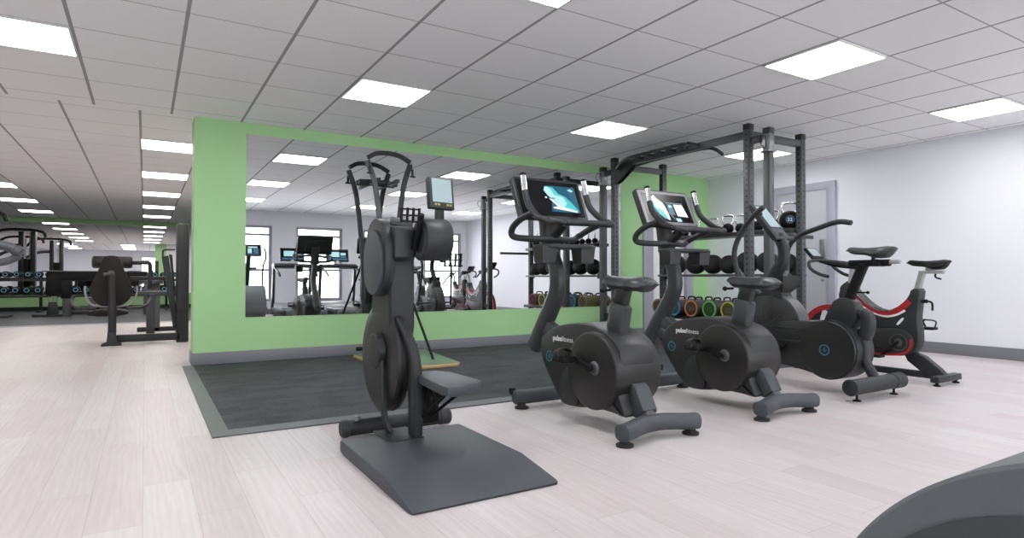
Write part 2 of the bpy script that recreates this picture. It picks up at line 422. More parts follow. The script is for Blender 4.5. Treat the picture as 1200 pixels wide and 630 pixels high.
# window wall with openings
wins = [(-.21, .89), (1.43, 2.53), (3.07, 4.17), (4.70, 5.80), (6.34, 7.44)]
mb = MB(); z0, z1 = .30, 2.06; x = XL
for a, b in wins:
    mb.box(x, a, BY-.2, BY, 0, H, 0); mb.box(a, b, BY-.2, BY, 0, z0, 0); mb.box(a, b, BY-.2, BY, z1, H, 0); x = b
mb.box(x, WX+.2, BY-.2, BY, 0, H, 0)
struct('wall_windows', mb, WALL)
for i, (a, b) in enumerate(wins):
    m = MB(); y0_, y1_ = BY-.10, BY-.02; f = .06
    m.box(a, a+f, y0_, y1_, z0, z1, .004).box(b-f, b, y0_, y1_, z0, z1, .004).box(a+f, b-f, y0_, y1_, z0, z0+f, .004).box(a+f, b-f, y0_, y1_, z1-f, z1, .004)
    m.box(a+f, b-f, y0_+.01, y1_-.01, 1.82, 1.875, .003).box(a+f, b-f, y0_+.01, y1_-.01, 1.0, 1.055, .003)
    w = struct('window_%d' % (i+1), m, FRAME)
    MB().box(a+f, b-f, BY-.065, BY-.055, z0+f, z1-f, 0).obj('pane', GLASS, w)
    MB().box(a-.03, b+.03, BY-.05, BY+.04, z0-.03, z0, .006).obj('sill', WALL, w)
# skirting
struct('baseboard_green', MB().box(.392, 6.21, WY-.012, WY-.001, 0, .12, .003).box(7.24, WX, WY-.012, WY-.001, 0, .12, .003), SKIRT)
struct('baseboard_end', MB().box(.389, .399, WY-.012, WY+.36, 0, .12, .003), SKIRT)
struct('baseboard_right', MB().box(WX-.012, WX-.001, BY, 4.50, 0, .125, .003).box(WX-.012, WX-.001, 5.42, WY-.012, 0, .125, .003), SKIRT)
struct('baseboard_windows', MB().box(XL, WX, BY+.001, BY+.012, 0, .12, .003), SKIRT)
struct('baseboard_far', MB().box(XL, 12, YF-.012, YF-.001, 0, .10, .003), RACKD)
# mats
RM = rubber_mat()
struct('floor_mat', MB().box(.40, 6.7, 3.68, WY-.015, .0, .006, 0), RM)
struct('floor_mat_border', MB().prism([(.31, 3.55), (6.8, 3.55), (6.8, 3.68), (.40, 3.68), (.40, WY-.013), (.31, WY-.013)], 'z', .0, .008), mat('mat_border', (.100, .108, .113), .5))
struct('floor_mat_far', MB().box(XL, 12, 13.5, YF-.012, .0, .006, 0), mat('far_mat', (.075, .080, .088), .6))
struct('floor_mat_far_border', MB().box(XL, 12, 13.3, 13.5, .0, .007, 0), mat('far_mat_edge', (.36, .38, .44), .5))
# mirrors
o = MB().box(.862, 5.79, WY-.006, WY-.0005, .452, 2.288, 0).obj('wall_mirror', MIRROR); tag(o, 'large frameless mirror on the green wall behind the exercise bikes', 'mirror')
o = MB().box(XL+.3, 11.5, YF-.006, YF-.0005, .41, 2.27, 0).obj('wall_mirror', MIRROR); tag(o, 'far mirror on the end wall behind the dumbbell rack', 'mirror')
# doors
d = struct('door_1', MB().box(WX-.035, WX-.001, 4.60, 5.30, .01, 2.0, .003), DOORM)
MB().prism([(4.49, .0), (4.60, .0), (4.60, 2.0), (5.30, 2.0), (5.30, 0), (5.41, 0), (5.41, 2.10), (4.49, 2.10)], 'x', WX-.05, WX-.002, .004).obj('door_frame', FRAME, d)
MB().box(WX-.042, WX-.034, 4.625, 4.70, 1.05, 1.35, .002).obj('push_plate', ALU, d)
MB().cyl((WX-.036, 4.66, .82), (WX-.05, 4.66, .82), .02).obj('lock', ALU, d)
d = struct('door_2', MB().box(6.40, 7.09, WY+.03, WY+.07, .01, 1.98, .003), DOORW)
MB().prismy([(6.21, 0), (6.40, 0), (6.40, 1.98), (7.09, 1.98), (7.09, 0), (7.24, 0), (7.24, 2.08), (6.21, 2.08)], WY-.03, WY+.05, .004).obj('door_frame', FRAME, d)
MB().box(6.40, 7.09, WY-.02, WY+.03, 0.0, .03, .003).obj('threshold', RACKD, d)
struct('trim_corner_pipe', MB().cyl((WX-.05, BY+.05, .0), (WX-.05, BY+.05, H), .018), WALL)

# ceiling lights
def light(x0, y0, x1, y1, label, grp, pm=PANEL):
    c = ((x0+x1)/2, (y0+y1)/2, H)
    t = thing('ceiling_light', label, 'ceiling light', c, grp)
    MB().prism([(x0, y0), (x1, y0), (x1, y1), (x0, y1)], 'z', H-.010, H-.004).obj('diffuser', pm, t)
    m = MB(); w = .012
    m.box(x0-w, x1+w, y0-w, y0, H-.013, H, .001).box(x0-w, x1+w, y1, y1+w, H-.013, H, .001).box(x0-w, x0, y0, y1, H-.013, H, .001).box(x1, x1+w, y0, y1, H-.013, H, .001)
    m.obj('frame', WHITE, t); return t
names = {(-1, 2): 'square panel light left of the green pillar, cut off by the frame edge', (3, 2): 'square ceiling panel light nearest above the arm ergometer and mirror',
         (7, 2): 'square ceiling panel light nearest in front of the storage rig pull-up bar', (11, 2): 'square ceiling panel light behind the kettlebell rig posts, near the grey door',
         (7, -2): 'large square ceiling panel light above the upright bikes, fully in view', (11, -2): 'square ceiling panel light cut off by the right frame edge',
         (3, -2): 'ceiling panel light of which only a corner shows at the top edge'}
for i in (-5, -1, 3, 7, 11):
    for j in (2, -2, -6):
        lab = names.get((i, j), 'square ceiling panel light seen reflected in the wall mirror' if j == -6 else 'square ceiling panel light over the main floor out of direct view')
        a = CX0+CPX*i; b = CY0+CPY*j
        light(a+.02, b+.02, a+CPX-.02, b+CPY-.02, lab, 'square panel lights of the main room')
order = ['nearest', 'second', 'third', 'fourth', 'fifth']
for c_, cx in enumerate((-.05, -2.48, 2.4)):
    for k in range(5):
        y = 7.9+2.4*k
        lab = '%s ceiling panel light of the corridor row %s' % (order[k], ('beside the green wall end', 'at the left frame edge', 'hidden behind the green wall')[c_])
        light(cx+.01, y+.01, cx+.598, y+.59, lab, 'corridor panel lights', PANELW)

# ------------------------------------------------------------------ upright bikes
def logo(parent, x, y, z, r, m=BLUE):
    a = MB().annulus((y, z), r*.84, r, x-.0012, x, n=32)
    for sx in (1, -1):
        a.prism([(y+sx*r*.05, z+sx*r*.05), (y+sx*r*.62, z-sx*r*.10), (y+sx*r*.10, z+sx*r*.22)], 'x', x-.0012, x)
        a.prism([(y, z), (y+sx*r*.12, z+sx*r*.15), (y-sx*r*.10, z+sx*r*.62)], 'x', x-.0012, x)
    return a.obj('logo', m, parent)

def art_skier(scr, F):
    def P(pts, m, d, nm='screen_picture'):
        MB().prism(pts, 'z', 0, .0004).xf(F @ Matrix.Translation((0, 0, d))).obj(nm, m, scr)
    P([(-.02, -.10), (.215, -.10), (.215, .10), (-.02, .10), (.02, .05)], E_DTEAL, .0004)
    P([(-.02, .085), (.03, .09), (.07, .04), (.12, .02), (.16, -.02), (.20, -.075), (.205, -.09), (.10, -.075), (.05, -.04), (.01, .0), (-.01, .05)], E_TEAL, .0010)
    P([(-.045, .06), (-.03, .092), (.0, .088), (.02, .06), (.03, .03), (.10, .015), (.12, -.03), (.10, -.055), (.07, -.06), (.03, -.02), (-.02, .02)], E_PALE, .0016)
    P([(-.02, .0), (.0, .0), (.06, -.055), (.19, -.088), (.19, -.098), (.0, -.075), (.0, -.065), (.04, -.06)], E_WHITE, .0022)
    P([(.15, .075), (.18, .085), (.20, .07), (.18, .06)], E_PALE, .0016)
    P([(-.05, .005), (-.04, .012), (-.03, .005), (-.04, -.002)], E_WHITE, .0022)
    P([(-.02, .004), (.03, .006), (.03, -.004), (-.02, -.004)], E_GREY, .0028)
def art_runner(scr, F):
    def P(pts, m, d):
        MB().prism(pts, 'z', 0, .0004).xf(F @ Matrix.Translation((0, 0, d))).obj('screen_picture', m, scr)
    P([(-.15, .08), (-.135, .11), (-.125, .085), (-.11, .11), (-.09, .08), (-.04, .045), (-.02, .0), (-.01, -.06), (-.01, -.105), (-.06, -.09), (-.10, -.06), (-.13, -.01), (-.165, .03)], E_WHITE, .0006)
    P([(-.165, .06), (-.13, .05), (-.12, .0), (-.07, -.02), (-.04, -.06), (-.03, -.10), (-.07, -.085), (-.10, -.06), (-.13, -.01), (-.17, .03)], E_TEAL, .0012)
    P([(-.02, -.02), (.03, -.07), (.05, -.11), (.0, -.05)], E_GREY, .0012)
    P([(.0, .04), (.17, .04), (.17, .05), (.0, .05)], E_GREY, .0006)
    P([(.07, .035), (.165, .035), (.19, -.07), (.08, -.065)], E_WHITE, .0006)
    P([(.0, .035), (.055, .035), (.06, -.06), (.0, -.055)], E_BLUE, .0006)
    P([(.015, .025), (.045, .025), (.045, .005), (.015, .005)], E_PALE, .0012)
    P([(.05, -.085), (.10, -.085), (.11, -.11), (.06, -.115)], E_PALE, .0008)

def upright_bike(dx, label, art, light_bezel=False):
    c = 2.30+dx
    t = thing('upright_exercise_bike', label, 'exercise bike', (c, 2.8, 0), 'upright exercise bikes')
    X = lambda v: v+dx
    # housing
    out = [(3.245, .37), (3.242, .436), (3.164, .518), (3.061, .550), (2.90, .578), (2.80, .582), (2.66, .565), (2.56, .53), (2.47, .46), (2.46, .34),
           (2.50, .22), (2.44, .125), (2.445, .095), (2.56, .110), (2.74, .105), (2.863, .080), (3.00, .075), (3.05, .11), (3.215, .30)]
    h = MB().prism(chaik(out, 2), 'x', X(2.175), X(2.425), .022).obj('housing', SHELL, t)
    MB().lathe([(-.165, .0), (-.165, .204), (-.161, .213), (-.154, .217), (.154, .217), (.161, .213), (.165, .204), (.165, 0)], (c, 2.675, .325), 'x', 56).obj('crank_cover', DISC, t)
    MB().prism(chaik([(2.97, .30), (2.90, .32), (2.85, .22), (2.82, .10), (2.90, .085), (2.99, .09), (3.02, .20)], 2), 'x', X(2.163), X(2.18), .006).obj('access_cover', CHAR, h)
    hb = MB()
    hb.lathe([(-.012, .0), (-.012, .030), (0, .040), (.006, .041)], (X(2.135), 2.641, .344), 'x', 28)
    hb.obj('crank_hub', MGREY, h)
    MB().prism(capsule((2.641, .344), (2.80, .385), .018), 'x', X(2.095), X(2.117), .005).obj('crank_arm', BLACK, t)
    MB().prism(capsule((2.641, .344), (2.60, .30), .018), 'x', X(2.485), X(2.507), .005).cyl((X(2.46), 2.641, .344), (X(2.50), 2.641, .344), .02).obj('crank_arm', BLACK, t)
    for (px, py, pz, s_) in ((X(2.045), 2.80, .385, -1), (X(2.56), 2.635, .325, 1)):
        p = MB().box(px-.045, px+.045, py-.055, py+.06, pz-.020, pz+.016, .008).cyl((px, py, pz), (px-s_*.06, py, pz), .008).obj('pedal', BLACK, t)
        a = MB().tube([(px-.044, py+.01, pz), (px-.046, py+.015, pz+.040), (px, py+.02, pz+.056), (px+.046, py+.015, pz+.040), (px+.044, py+.01, pz)], .024, n=8, flat=.22, up=(0, 1, 0), square=.5)
        a.obj('pedal_strap', RUB, p)
    logo(h, X(2.1745), 3.135, .355, .034)
    text('pulse', .045, WHITE, h, faceX(X(2.1735), 3.095, .460, -.0), 'lettering', bold=.0016)
    text('fitness', .045, WHITE, h, faceX(X(2.1735), 3.001, .460, -.0), 'lettering')
    # column
    MB().tube([(c, 3.50, .365), (c, 3.40, .50), (c, 3.28, .665), (c, 3.225, .78), (c, 3.235, .90), (c, 3.28, 1.0), (c, 3.32, 1.12)], [.060, .060, .058, .056, .050, .045], n=20, flat=.72, up=(0, 1, 0), square=.45).obj('column', COLM, t)
    MB().tube([(c, 3.18, .46), (c, 3.36, .53)], .055, n=16, k=1, flat=.6, up=(0, 0, 1), square=.5).tube([(c, 3.18, .40), (c, 3.38, .44)], .045, n=16, k=1, flat=.6, up=(0, 0, 1), square=.5).obj('column_joint', GREYD, t)
    # tray and bottle holders
    tr = MB().prism(chaik([(X(2.05), 3.00), (X(2.48), 3.00), (X(2.48), 3.16), (X(2.38), 3.22), (X(2.15), 3.22), (X(2.05), 3.16)], 2), 'z', 1.028, 1.052, .006).obj('tray', CHAR, t)
    for q in (X(2.105), X(2.40)):
        MB().ring_loft([[(q+sx*w, 3.08+sy*w2, z) for sx, sy in ((-1, -1), (1, -1), (1, 1), (-1, 1))] for z, w, w2 in ((.935, .042, .04), (.94, .048, .046), (1.04, .056, .055))]).obj('bottle_holder', SHELL, tr)
    # console
    top, bot = Vector((c, 3.37, 1.505)), Vector((c, 3.245, 1.225))
    up = (top-bot); hh = up.length; up.normalize(); rt = Vector((1, 0, 0)); nr = rt.cross(up)       # facing -Y
    F = Matrix((( rt.x, up.x, nr.x, 0), (rt.y, up.y, nr.y, 0), (rt.z, up.z, nr.z, 0), (0, 0, 0, 1)))
    F = Matrix.Translation((top+bot)/2) @ F
    W = .272
    rr = [(-W, -hh/2), (W, -hh/2), (W, hh/2), (-W, hh/2)]
    def rnd(w, h_, r): return circ((w-r, h_-r), r, 5, a0=0, a1=PI/2)+circ((-w+r, h_-r), r, 5, a0=PI/2, a1=PI)+circ((-w+r, -h_+r), r, 5, a0=PI, a1=1.5*PI)+circ((w-r, -h_+r), r, 5, a0=1.5*PI, a1=2*PI)
    cn = MB().prism(rnd(W, hh/2, .022), 'z', -.030, .012, .006).prism(rnd(.16, .10, .03), 'z', -.065, -.028, .012).xf(F).obj('console', SHELL, t)
    if light_bezel:
        MB().prism(rnd(W-.012, hh/2-.012, .014), 'z', .0121, .0135).xf(F).obj('bezel', BEZEL, cn)
    sc = MB().prism(rnd(W-.024-(.016 if light_bezel else 0), hh/2-.022-(.012 if light_bezel else 0), .010), 'z', .0122, .0145).xf(F).obj('screen', SCR, cn)
    art(sc, F @ Matrix.Translation((0, 0, .0145)))
    MB().tube([(c, 3.30, 1.06), (c, 3.33, 1.20), (c, 3.345, 1.33)], [.052, .045, .05], n=16, flat=1.3, up=(0, 1, 0), square=.4).obj('console_neck', SHELL, t)
    # handlebars
    for s in (-1, 1):
        hx = lambda v: c+s*v
        hb = MB().tube([(hx(.243), 3.235, 1.40), (hx(.248), 3.19, 1.31), (hx(.258), 3.08, 1.225), (hx(.26), 3.0, 1.195), (hx(.235), 2.985, 1.185), (hx(.16), 3.06, 1.195), (hx(.05), 3.13, 1.20), (hx(0), 3.135, 1.20)], .0205, n=14, k=7).obj('handlebar', GRIP, t)
        MB().tube([(hx(.243), 3.235, 1.395), (hx(.242), 3.26, 1.50)], .0195, n=16, k=3).obj('grip_sensor', CHROME, hb)
        MB().tube([(hx(.242), 3.259, 1.496), (hx(.242), 3.263, 1.512)], .0215, n=16, k=2).obj('end_cap', BLACK, hb)
    MB().tube([(c-.252, 3.13, 1.245), (c-.272, 3.24, 1.215), (c-.278, 3.33, 1.165), (c-.262, 3.35, 1.115), (c-.18, 3.31, 1.10), (c, 3.25, 1.10), (c+.18, 3.31, 1.10), (c+.262, 3.34, 1.13), (c+.275, 3.24, 1.17), (c+.262, 3.08, 1.205)], .021, n=14, k=7).obj('lower_handlebar', GRIP, t)
    MB().tube([(c, 3.14, 1.195), (c, 3.25, 1.12)], .026, n=14, k=2, flat=1.3).obj('handlebar_stem', SHELL, t)
    # seat post and seat
    MB().tube([(c, 2.665, .40), (c, 2.605, .70)], .068, n=20, k=2, flat=.62, up=(0, 1, 0), square=.55).obj('seat_post_sleeve', COLM, t)
    MB().tube([(c, 2.615, .68), (c, 2.578, .80)], .052, n=20, k=2, flat=.58, up=(0, 1, 0), square=.55).obj('seat_post', SHELL, t)
    MB().cyl((X(2.30), 2.70, .775), (X(2.30), 2.76, .772), .008).ball((X(2.30), 2.77, .772), .016).obj('seat_lever', BLACK, t)
    saddle(t, c, 2.735, 2.365, .864, .105, .200, .078, .036, nt=.95)
    # rear support
    MB().prism([(2.60, .24), (2.50, .30), (2.435, .255), (2.375, .145), (2.44, .095), (2.56, .115)], 'x', c-.052, c+.052, .010).obj('rear_neck', GREYD, t)
    MB().tube([(c, 2.47, .175), (c, 2.365, .070)], .042, n=18, k=2, flat=.95, up=(0, 0, 1), square=.5).obj('rear_neck_tube', MGREY, t)
    MB().tube([(c-.27, 2.30, .072), (c-.20, 2.315, .074), (c-.07, 2.355, .080), (c+.07, 2.355, .080), (c+.20, 2.315, .074), (c+.27, 2.30, .072)], .043, n=20, k=6, flat=1.05, up=(0, 0, 1), square=.25).obj('rear_stabilizer', GREYD, t)
    MB().tube([(c-.245, 3.37, .068), (c-.12, 3.35, .07), (c+.12, 3.35, .07), (c+.245, 3.37, .068)], .045, n=20, k=4, square=.3).obj('front_stabilizer', GREYD, t)
    for fx, fy in ((-.235, 2.315), (.235, 2.315), (-.205, 3.335), (.195, 3.335)):
        MB().lathe([(0, .0), (0, .044), (.012, .045), (.018, .03), (.034, .022)], (c+fx, fy, .0), 'z', 24).obj('foot', RUB, t)
    for s in (-1, 1):
        MB().lathe([(-.014, .0), (-.014, .022), (.014, .022), (.014, 0)], (c+s*.235, 3.40, .105), 'x', 20).obj('transport_wheel', BLACK, t)
    return t
upright_bike(0, 'black upright exercise bike nearest the arm ergometer, skier picture on its screen', art_skier)
upright_bike(1.07, 'black upright exercise bike between two others, teal figure and white menu on its screen', art_runner, True)

# ------------------------------------------------------------------ arm ergometer (big grey upright machine)
def arm_ergometer():
    t = thing('arm_ergometer', 'tall dark grey hand-crank ergometer on a sloped floor plate with small seat and display', 'arm ergometer', (1.15, 2.9, 0))
    # platform with ramped edge
    pts = [(2.035, 0), (2.93, 0), (2.97, .012), (2.97, .052), (2.95, .06), (2.32, .06), (2.045, .016), (2.03, .010)]
    mb = MB()
    rings = []
    for x_, ins in ((.815, .018), (.818, .006), (.826, .0), (1.449, .0), (1.457, .006), (1.46, .018)):
        rings.append([(x_, y+(ins*1.6 if y < 2.05 else (-ins*1.6 if y > 2.9 else 0)), max(0, z-(ins*.4 if z > .02 else 0))) for y, z in pts])
    mb.ring_loft(rings); mb.obj('platform', GREYD, t)
    MB().box(1.0, 1.18, 2.78, 3.02, .058, .066, .003).obj('foot_plate', CHAR, t)
    MB().tube([(.90, 3.20, .05), (1.50, 3.20, .05)], .042, n=22, k=1).obj('front_tube', CHAR, t)
    MB().tube([(1.44, 3.20, .05), (1.515, 3.20, .05)], .046, n=22, k=1).obj('end_cap', GRIP, t)
    MB().tube([(.885, 3.20, .05), (.93, 3.20, .05)], .046, n=22, k=1).obj('end_cap', GRIP, t)
    MB().cyl((.965, 3.17, .09), (.965, 3.17, .115), .015).obj('bolt', ALU, t)
    # tower
    tw = MB(); R = []
    for z, xa, xb, ya, yb in ((.45, 1.10, 1.17, 2.97, 3.10), (.50, 1.065, 1.185, 2.94, 3.19), (.60, 1.055, 1.19, 2.925, 3.22), (.95, 1.05, 1.19, 2.93, 3.19), (1.10, 1.05, 1.17, 2.93, 3.14)):
        k = .012; R.append([(xa+k, ya, z), (xb-k, ya, z), (xb, ya+k, z), (xb, yb-k, z), (xb-k, yb, z), (xa+k, yb, z), (xa, yb-k, z), (xa, ya+k, z)])
    tw.ring_loft(R); tw.obj('tower', CHAR, t)
    # big rounded side shell
    MB().prism(capsule((3.03, .915), (3.03, .985), .165, 16), 'x', 1.01, 1.062, .007).obj('side_shell', CHAR, t)
    MB().prism(capsule((3.03, .895), (3.03, .955), .138, 16), 'x', .994, 1.015, .006).obj('side_cover', GREYD, t)
    MB().tube([(1.09, 3.03, 1.135), (1.20, 3.0, 1.115)], .032, n=12, k=1, flat=1.6).obj('top_cover', MGREY, t)
    MB().prism([(2.855, .935), (2.84, .95), (2.84, 1.085), (2.86, 1.10), (3.05, 1.12), (3.05, .92)], 'x', 1.05, 1.156, .004).obj('gear_housing', CHAR, t)
    dr = MB().lathe([(-.072, 0), (-.072, .096), (-.070, .103), (-.065, .106), (.062, .106), (.070, .100), (.074, .07), (.074, 0)], (1.233, 2.80, 1.035), 'x', 48).obj('crank_drum', CHAR, t)
    MB().annulus((2.80, 1.035), .066, .086, 1.1595, 1.1615, n=40).obj('drum_ring', GREYD, dr)
    for (x_, s, yy, zz) in ((1.148, 1, 2.735, 1.145), (1.318, -1, 2.87, .938)):
        MB().prism(capsule((2.80+(2.80-yy)*.35, 1.035-(zz-1.035)*.35), (yy, zz), .014), 'x', x_-.014, x_+.008, .004).obj('crank_arm', BLACK, t)
        xo = x_-s*.008
        g = MB()
        L = .105
        x0_, x1_ = (xo-L, xo) if s > 0 else (xo, xo+L)
        for q in (-.030, 0, .030): g.box(x0_, x1_, yy+q*.2-.006, yy+q*.2+.006, zz+q-.004, zz+q+.004, .002)
        for k in range(4):
            xx = x0_+.008+(x1_-x0_-.016)*k/3
            g.tube([(xx, yy+.006, zz-.036), (xx, yy-.006, zz+.036)], .0065, n=8, k=1)
        g.cyl((x_, yy, zz), (xo-s*.012, yy, zz), .009, n=12)
        g.obj('hand_grip', BLACK, t)
    # display
    MB().box(1.285, 1.325, 2.86, 2.90, 1.12, 1.20, .005).obj('display_stem', CHAR, t)
    M = Matrix.Translation((1.302, 2.86, 1.278)) @ Matrix.Rotation(math.radians(-10), 4, 'X') @ Matrix.Rotation(math.radians(7), 4, 'Z')
    ds = MB().box(-.074, .074, -.012, .022, -.082, .082, .006).xf(M).obj('display', CHAR, t)
    MB().box(-.056, .060, -.0136, -.0122, -.048, .076, 0).xf(M).obj('screen', LCD, ds)
    k = MB()
    for q in (-.040, -.022, .030, .048): k.box(q-.006, q+.006, -.0145, -.0122, -.066, -.056, 0)
    k.xf(M).obj('button', E_YEL, ds)
    # flywheel
    fw = MB().lathe([(-.05, 0), (-.05, .19), (-.045, .25), (-.032, .282), (-.018, .286), (-.012, .27), (.012, .27), (.018, .286), (.032, .282), (.045, .25), (.05, .19), (.05, 0)], (1.10, 3.12, .425), 'x', 64).obj('flywheel', SHELL, t)
    MB().lathe([(-.018, 0), (-.018, .080), (-.012, .092), (.02, .095), (.02, 0)], (1.025, 3.05, .47), 'x', 36).obj('hub_cover', CHAR, fw)
    # fork bars
    MB().tube([(1.045, 3.03, .54), (1.03, 2.985, .40), (1.03, 2.965, .25), (1.045, 2.955, .12), (1.065, 2.94, .064)], .024, n=14, k=6, flat=.55, up=(0, 1, 0), square=.5).obj('fork_bar', CHAR, t)
    MB().tube([(1.10, 2.93, .64), (1.13, 2.86, .52), (1.145, 2.83, .42), (1.15, 2.82, .25), (1.15, 2.82, .062)], [.030, .045, .048, .048, .046], n=16, k=6, flat=.62, up=(0, 1, 0), square=.6).obj('fork_bar', CHAR, t)
    # seat on a bracket
    MB().prism(chaik([(1.13, 2.36), (1.33, 2.45), (1.345, 2.52), (1.32, 2.87), (1.16, 2.87), (1.12, 2.5)], 1), 'z', .325, .372, .012).obj('seat', GREYD, t)
    b = MB().tube([(1.17, 2.80, .15), (1.20, 2.55, .315)], .008, n=8, k=1).tube([(1.21, 2.80, .15), (1.27, 2.55, .315)], .008, n=8, k=1)
    b.box(1.16, 1.26, 2.78, 2.81, .13, .33, .003)
    for q in range(3):
        b.tube([(1.20, 2.79-.07*q, .20+.03*q), (1.20, 2.76-.07*q, .30), (1.20, 2.72-.07*q, .235+.035*q)], .010, n=8, k=4)
    b.obj('seat_bracket', BLACK, t)
    return t
arm_ergometer()

# ------------------------------------------------------------------ air bike
def air_bike():
    c = 4.42
    t = thing('air_bike', 'dark air bike with long moving arms, beside the red-striped cycling bike', 'exercise bike', (c, 2.8, 0))
    bo = MB().prism(chaik([(2.60, .527), (2.85, .515), (3.10, .495), (3.40, .485), (3.45, .36), (3.34, .20), (3.05, .165), (2.86, .145), (2.62, .10)], 1), 'x', c-.095, c+.095, .012).obj('beam_housing', SHELL, t)
    ds = MB().lathe([(-.125, 0), (-.125, .17), (-.12, .205), (-.105, .215), (.105, .215), (.12, .205), (.125, .17), (.125, 0)], (c, 2.62, .315), 'x', 56).obj('side_cover', DISC, t)
    logo(ds, c-.1262, 2.635, .313, .040)
    MB().annulus((2.62, .315), .209, .219, c-.108, c+.108, n=56).obj('cover_rim', CHAR, ds)
    MB().box(c-.103, c-.095, 2.78, 3.22, .44, .46, .002).box(c-.103, c-.095, 2.80, 3.3, .34, .36, .002).obj('beam_rib', CHAR, bo)
    fan = MB().lathe([(-.10, 0), (-.10, .10), (-.075, .26), (-.06, .29), (.06, .29), (.075, .26), (.10, .10), (.10, 0)], (c, 3.16, .43), 'x', 48).obj('fan_cage', SHELL, t)
    MB().annulus((3.16, .43), .285, .302, c-.065, c+.065, n=48).obj('fan_rim', MGREY, fan)
    for s in (-1, 1):
        g = MB()
        for k in range(18):
            a = 2*PI*k/18
            g.tube([(c+s*.103, 3.16+.08*math.cos(a), .43+.08*math.sin(a)), (c+s*.085, 3.16+.19*math.cos(a), .43+.19*math.sin(a)), (c+s*.066, 3.16+.28*math.cos(a), .43+.28*math.sin(a))], .005, n=6, k=2)
        g.obj('fan_grille', CHAR, fan)
    # upper shroud and hopper
    MB().prism(chaik([(3.30, .60), (3.32, .74), (3.26, .80), (3.06, .80), (3.02, .72), (3.0, .58)], 1), 'x', c-.07, c+.07, .012).obj('upper_shroud', CHAR, t)
    MB().ring_loft([[(c+sx*w, 3.08+sy*w2, z) for sx, sy in ((-1, -1), (1, -1), (1, 1), (-1, 1))] for z, w, w2 in ((.72, .05, .05), (.77, .10, .09), (.86, .115, .10))]).obj('bottle_holder', SHELL, t)
    # column and console
    MB().tube([(c, 3.16, .78), (c, 3.12, .88), (c, 3.06, .98), (c, 3.05, 1.08), (c, 3.10, 1.20)], [.055, .050, .045, .045], n=18, k=6, flat=.8, up=(0, 1, 0), square=.4).obj('column', CHAR, t)
    top, bot = Vector((c, 3.30, 1.455)), Vector((c, 3.06, 1.165)); up = top-bot; L = up.length; up.normalize(); rt = Vector((1, 0, 0)); nr = rt.cross(up)
    F = Matrix.Translation((top+bot)/2) @ Matrix(((rt.x, up.x, nr.x, 0), (rt.y, up.y, nr.y, 0), (rt.z, up.z, nr.z, 0), (0, 0, 0, 1)))
    cn = MB().box(-.095, .095, -L/2, L/2, -.035, .010, .010).xf(F).obj('console', CHAR, t)
    MB().box(-.055, .075, -.07, L/2-.022, .0102, .012, 0).xf(F).obj('screen', LCD, cn)
    MB().box(-.075, .075, -L/2+.02, -.09, .0102, .014, .002).xf(F).obj('keypad', GREYD, cn)
    MB().tube([(c-.12, 3.05, 1.165), (c+.12, 3.05, 1.165)], .017, n=12, k=1).tube([(c-.15, 3.22, 1.375), (c-.05, 3.22, 1.375)], .017, n=12, k=1).obj('console_handle', GRIP, cn)
    # arms
    MB().tube([(4.72, 3.20, .36), (4.72, 3.215, .62), (4.72, 3.228, .884), (4.72, 3.215, 1.09), (4.72, 3.12, 1.195), (4.72, 2.95, 1.25), (4.72, 2.78, 1.29), (4.72, 2.665, 1.275)], .021, n=14, k=7).obj('moving_arm', GRIP, t)
    MB().tube([(4.13, 3.08, .36), (4.13, 3.20, .66), (4.13, 3.28, .93), (4.13, 3.295, 1.07), (4.13, 3.23, 1.21), (4.13, 3.12, 1.33), (4.13, 3.02, 1.40)], .021, n=14, k=7).obj('moving_arm', GRIP, t)
    MB().tube([(4.13, 3.28, .93), (4.20, 3.22, .80), (4.27, 3.16, .72)], .016, n=10, k=5).tube([(4.71, 3.22, .90), (4.64, 3.20, .82), (4.57, 3.16, .72)], .016, n=10, k=5).obj('arm_brace', MGREY, t)
    MB().cyl((4.08, 3.13, .40), (4.76, 3.13, .40), .016).obj('arm_axle', MGREY, t)
    for s, yy, zz in ((-1, 3.02, .26), (1, 2.86, .40)):
        MB().prism(capsule((2.95, .33), (yy, zz), .016), 'x', c+s*.125, c+s*.145, .004).obj('crank_arm', BLACK, t)
        px = c+s*.19
        p = MB().box(px-.045, px+.045, yy-.06, yy+.05, zz-.014, zz+.010, .005).obj('pedal', BLACK, t)
        MB().tube([(px-.045, yy+.01, zz), (px-.045, yy+.02, zz+.055), (px, yy+.025, zz+.07), (px+.045, yy+.02, zz+.055), (px+.045, yy+.01, zz)], .013, n=8, flat=.25, up=(0, 1, 0), square=.5).obj('pedal_strap', RUB, p)
    # seat assembly
    MB().prism(chaik([(2.70, .49), (2.655, .60), (2.60, .695), (2.50, .70), (2.44, .66), (2.44, .52), (2.52, .44)], 1), 'x', c-.055, c+.055, .012).obj('seat_tower', CHAR, t)
    MB().tube([(c, 2.545, .63), (c, 2.412, .945)], .034, n=16, k=2, flat=.8, up=(0, 1, 0), square=.6).obj('seat_post', BLACK, t)
    MB().cyl((c, 2.50, .74), (c, 2.40, .74), .006).ball((c, 2.385, .74), .012).obj('seat_lever', BLACK, t)
    MB().tube([(c, 2.515, .950), (c, 2.23, .950)], .024, n=14, k=1, square=.5).obj('seat_slider', BLACK, t)
    MB().tube([(c, 2.24, .955), (c, 2.165, .955)], .015, n=12, k=1, square=.4).obj('slider_end', SILVER, t)
    MB().cyl((c, 2.345, .965), (c, 2.345, 1.02), .012).cyl((c-.05, 2.30, .95), (c+.05, 2.30, .95), .025).obj('seat_clamp', BLACK, t)
    saddle(t, c, 2.53, 2.205, 1.074, .075, .205, .078, .004, nt=.62)
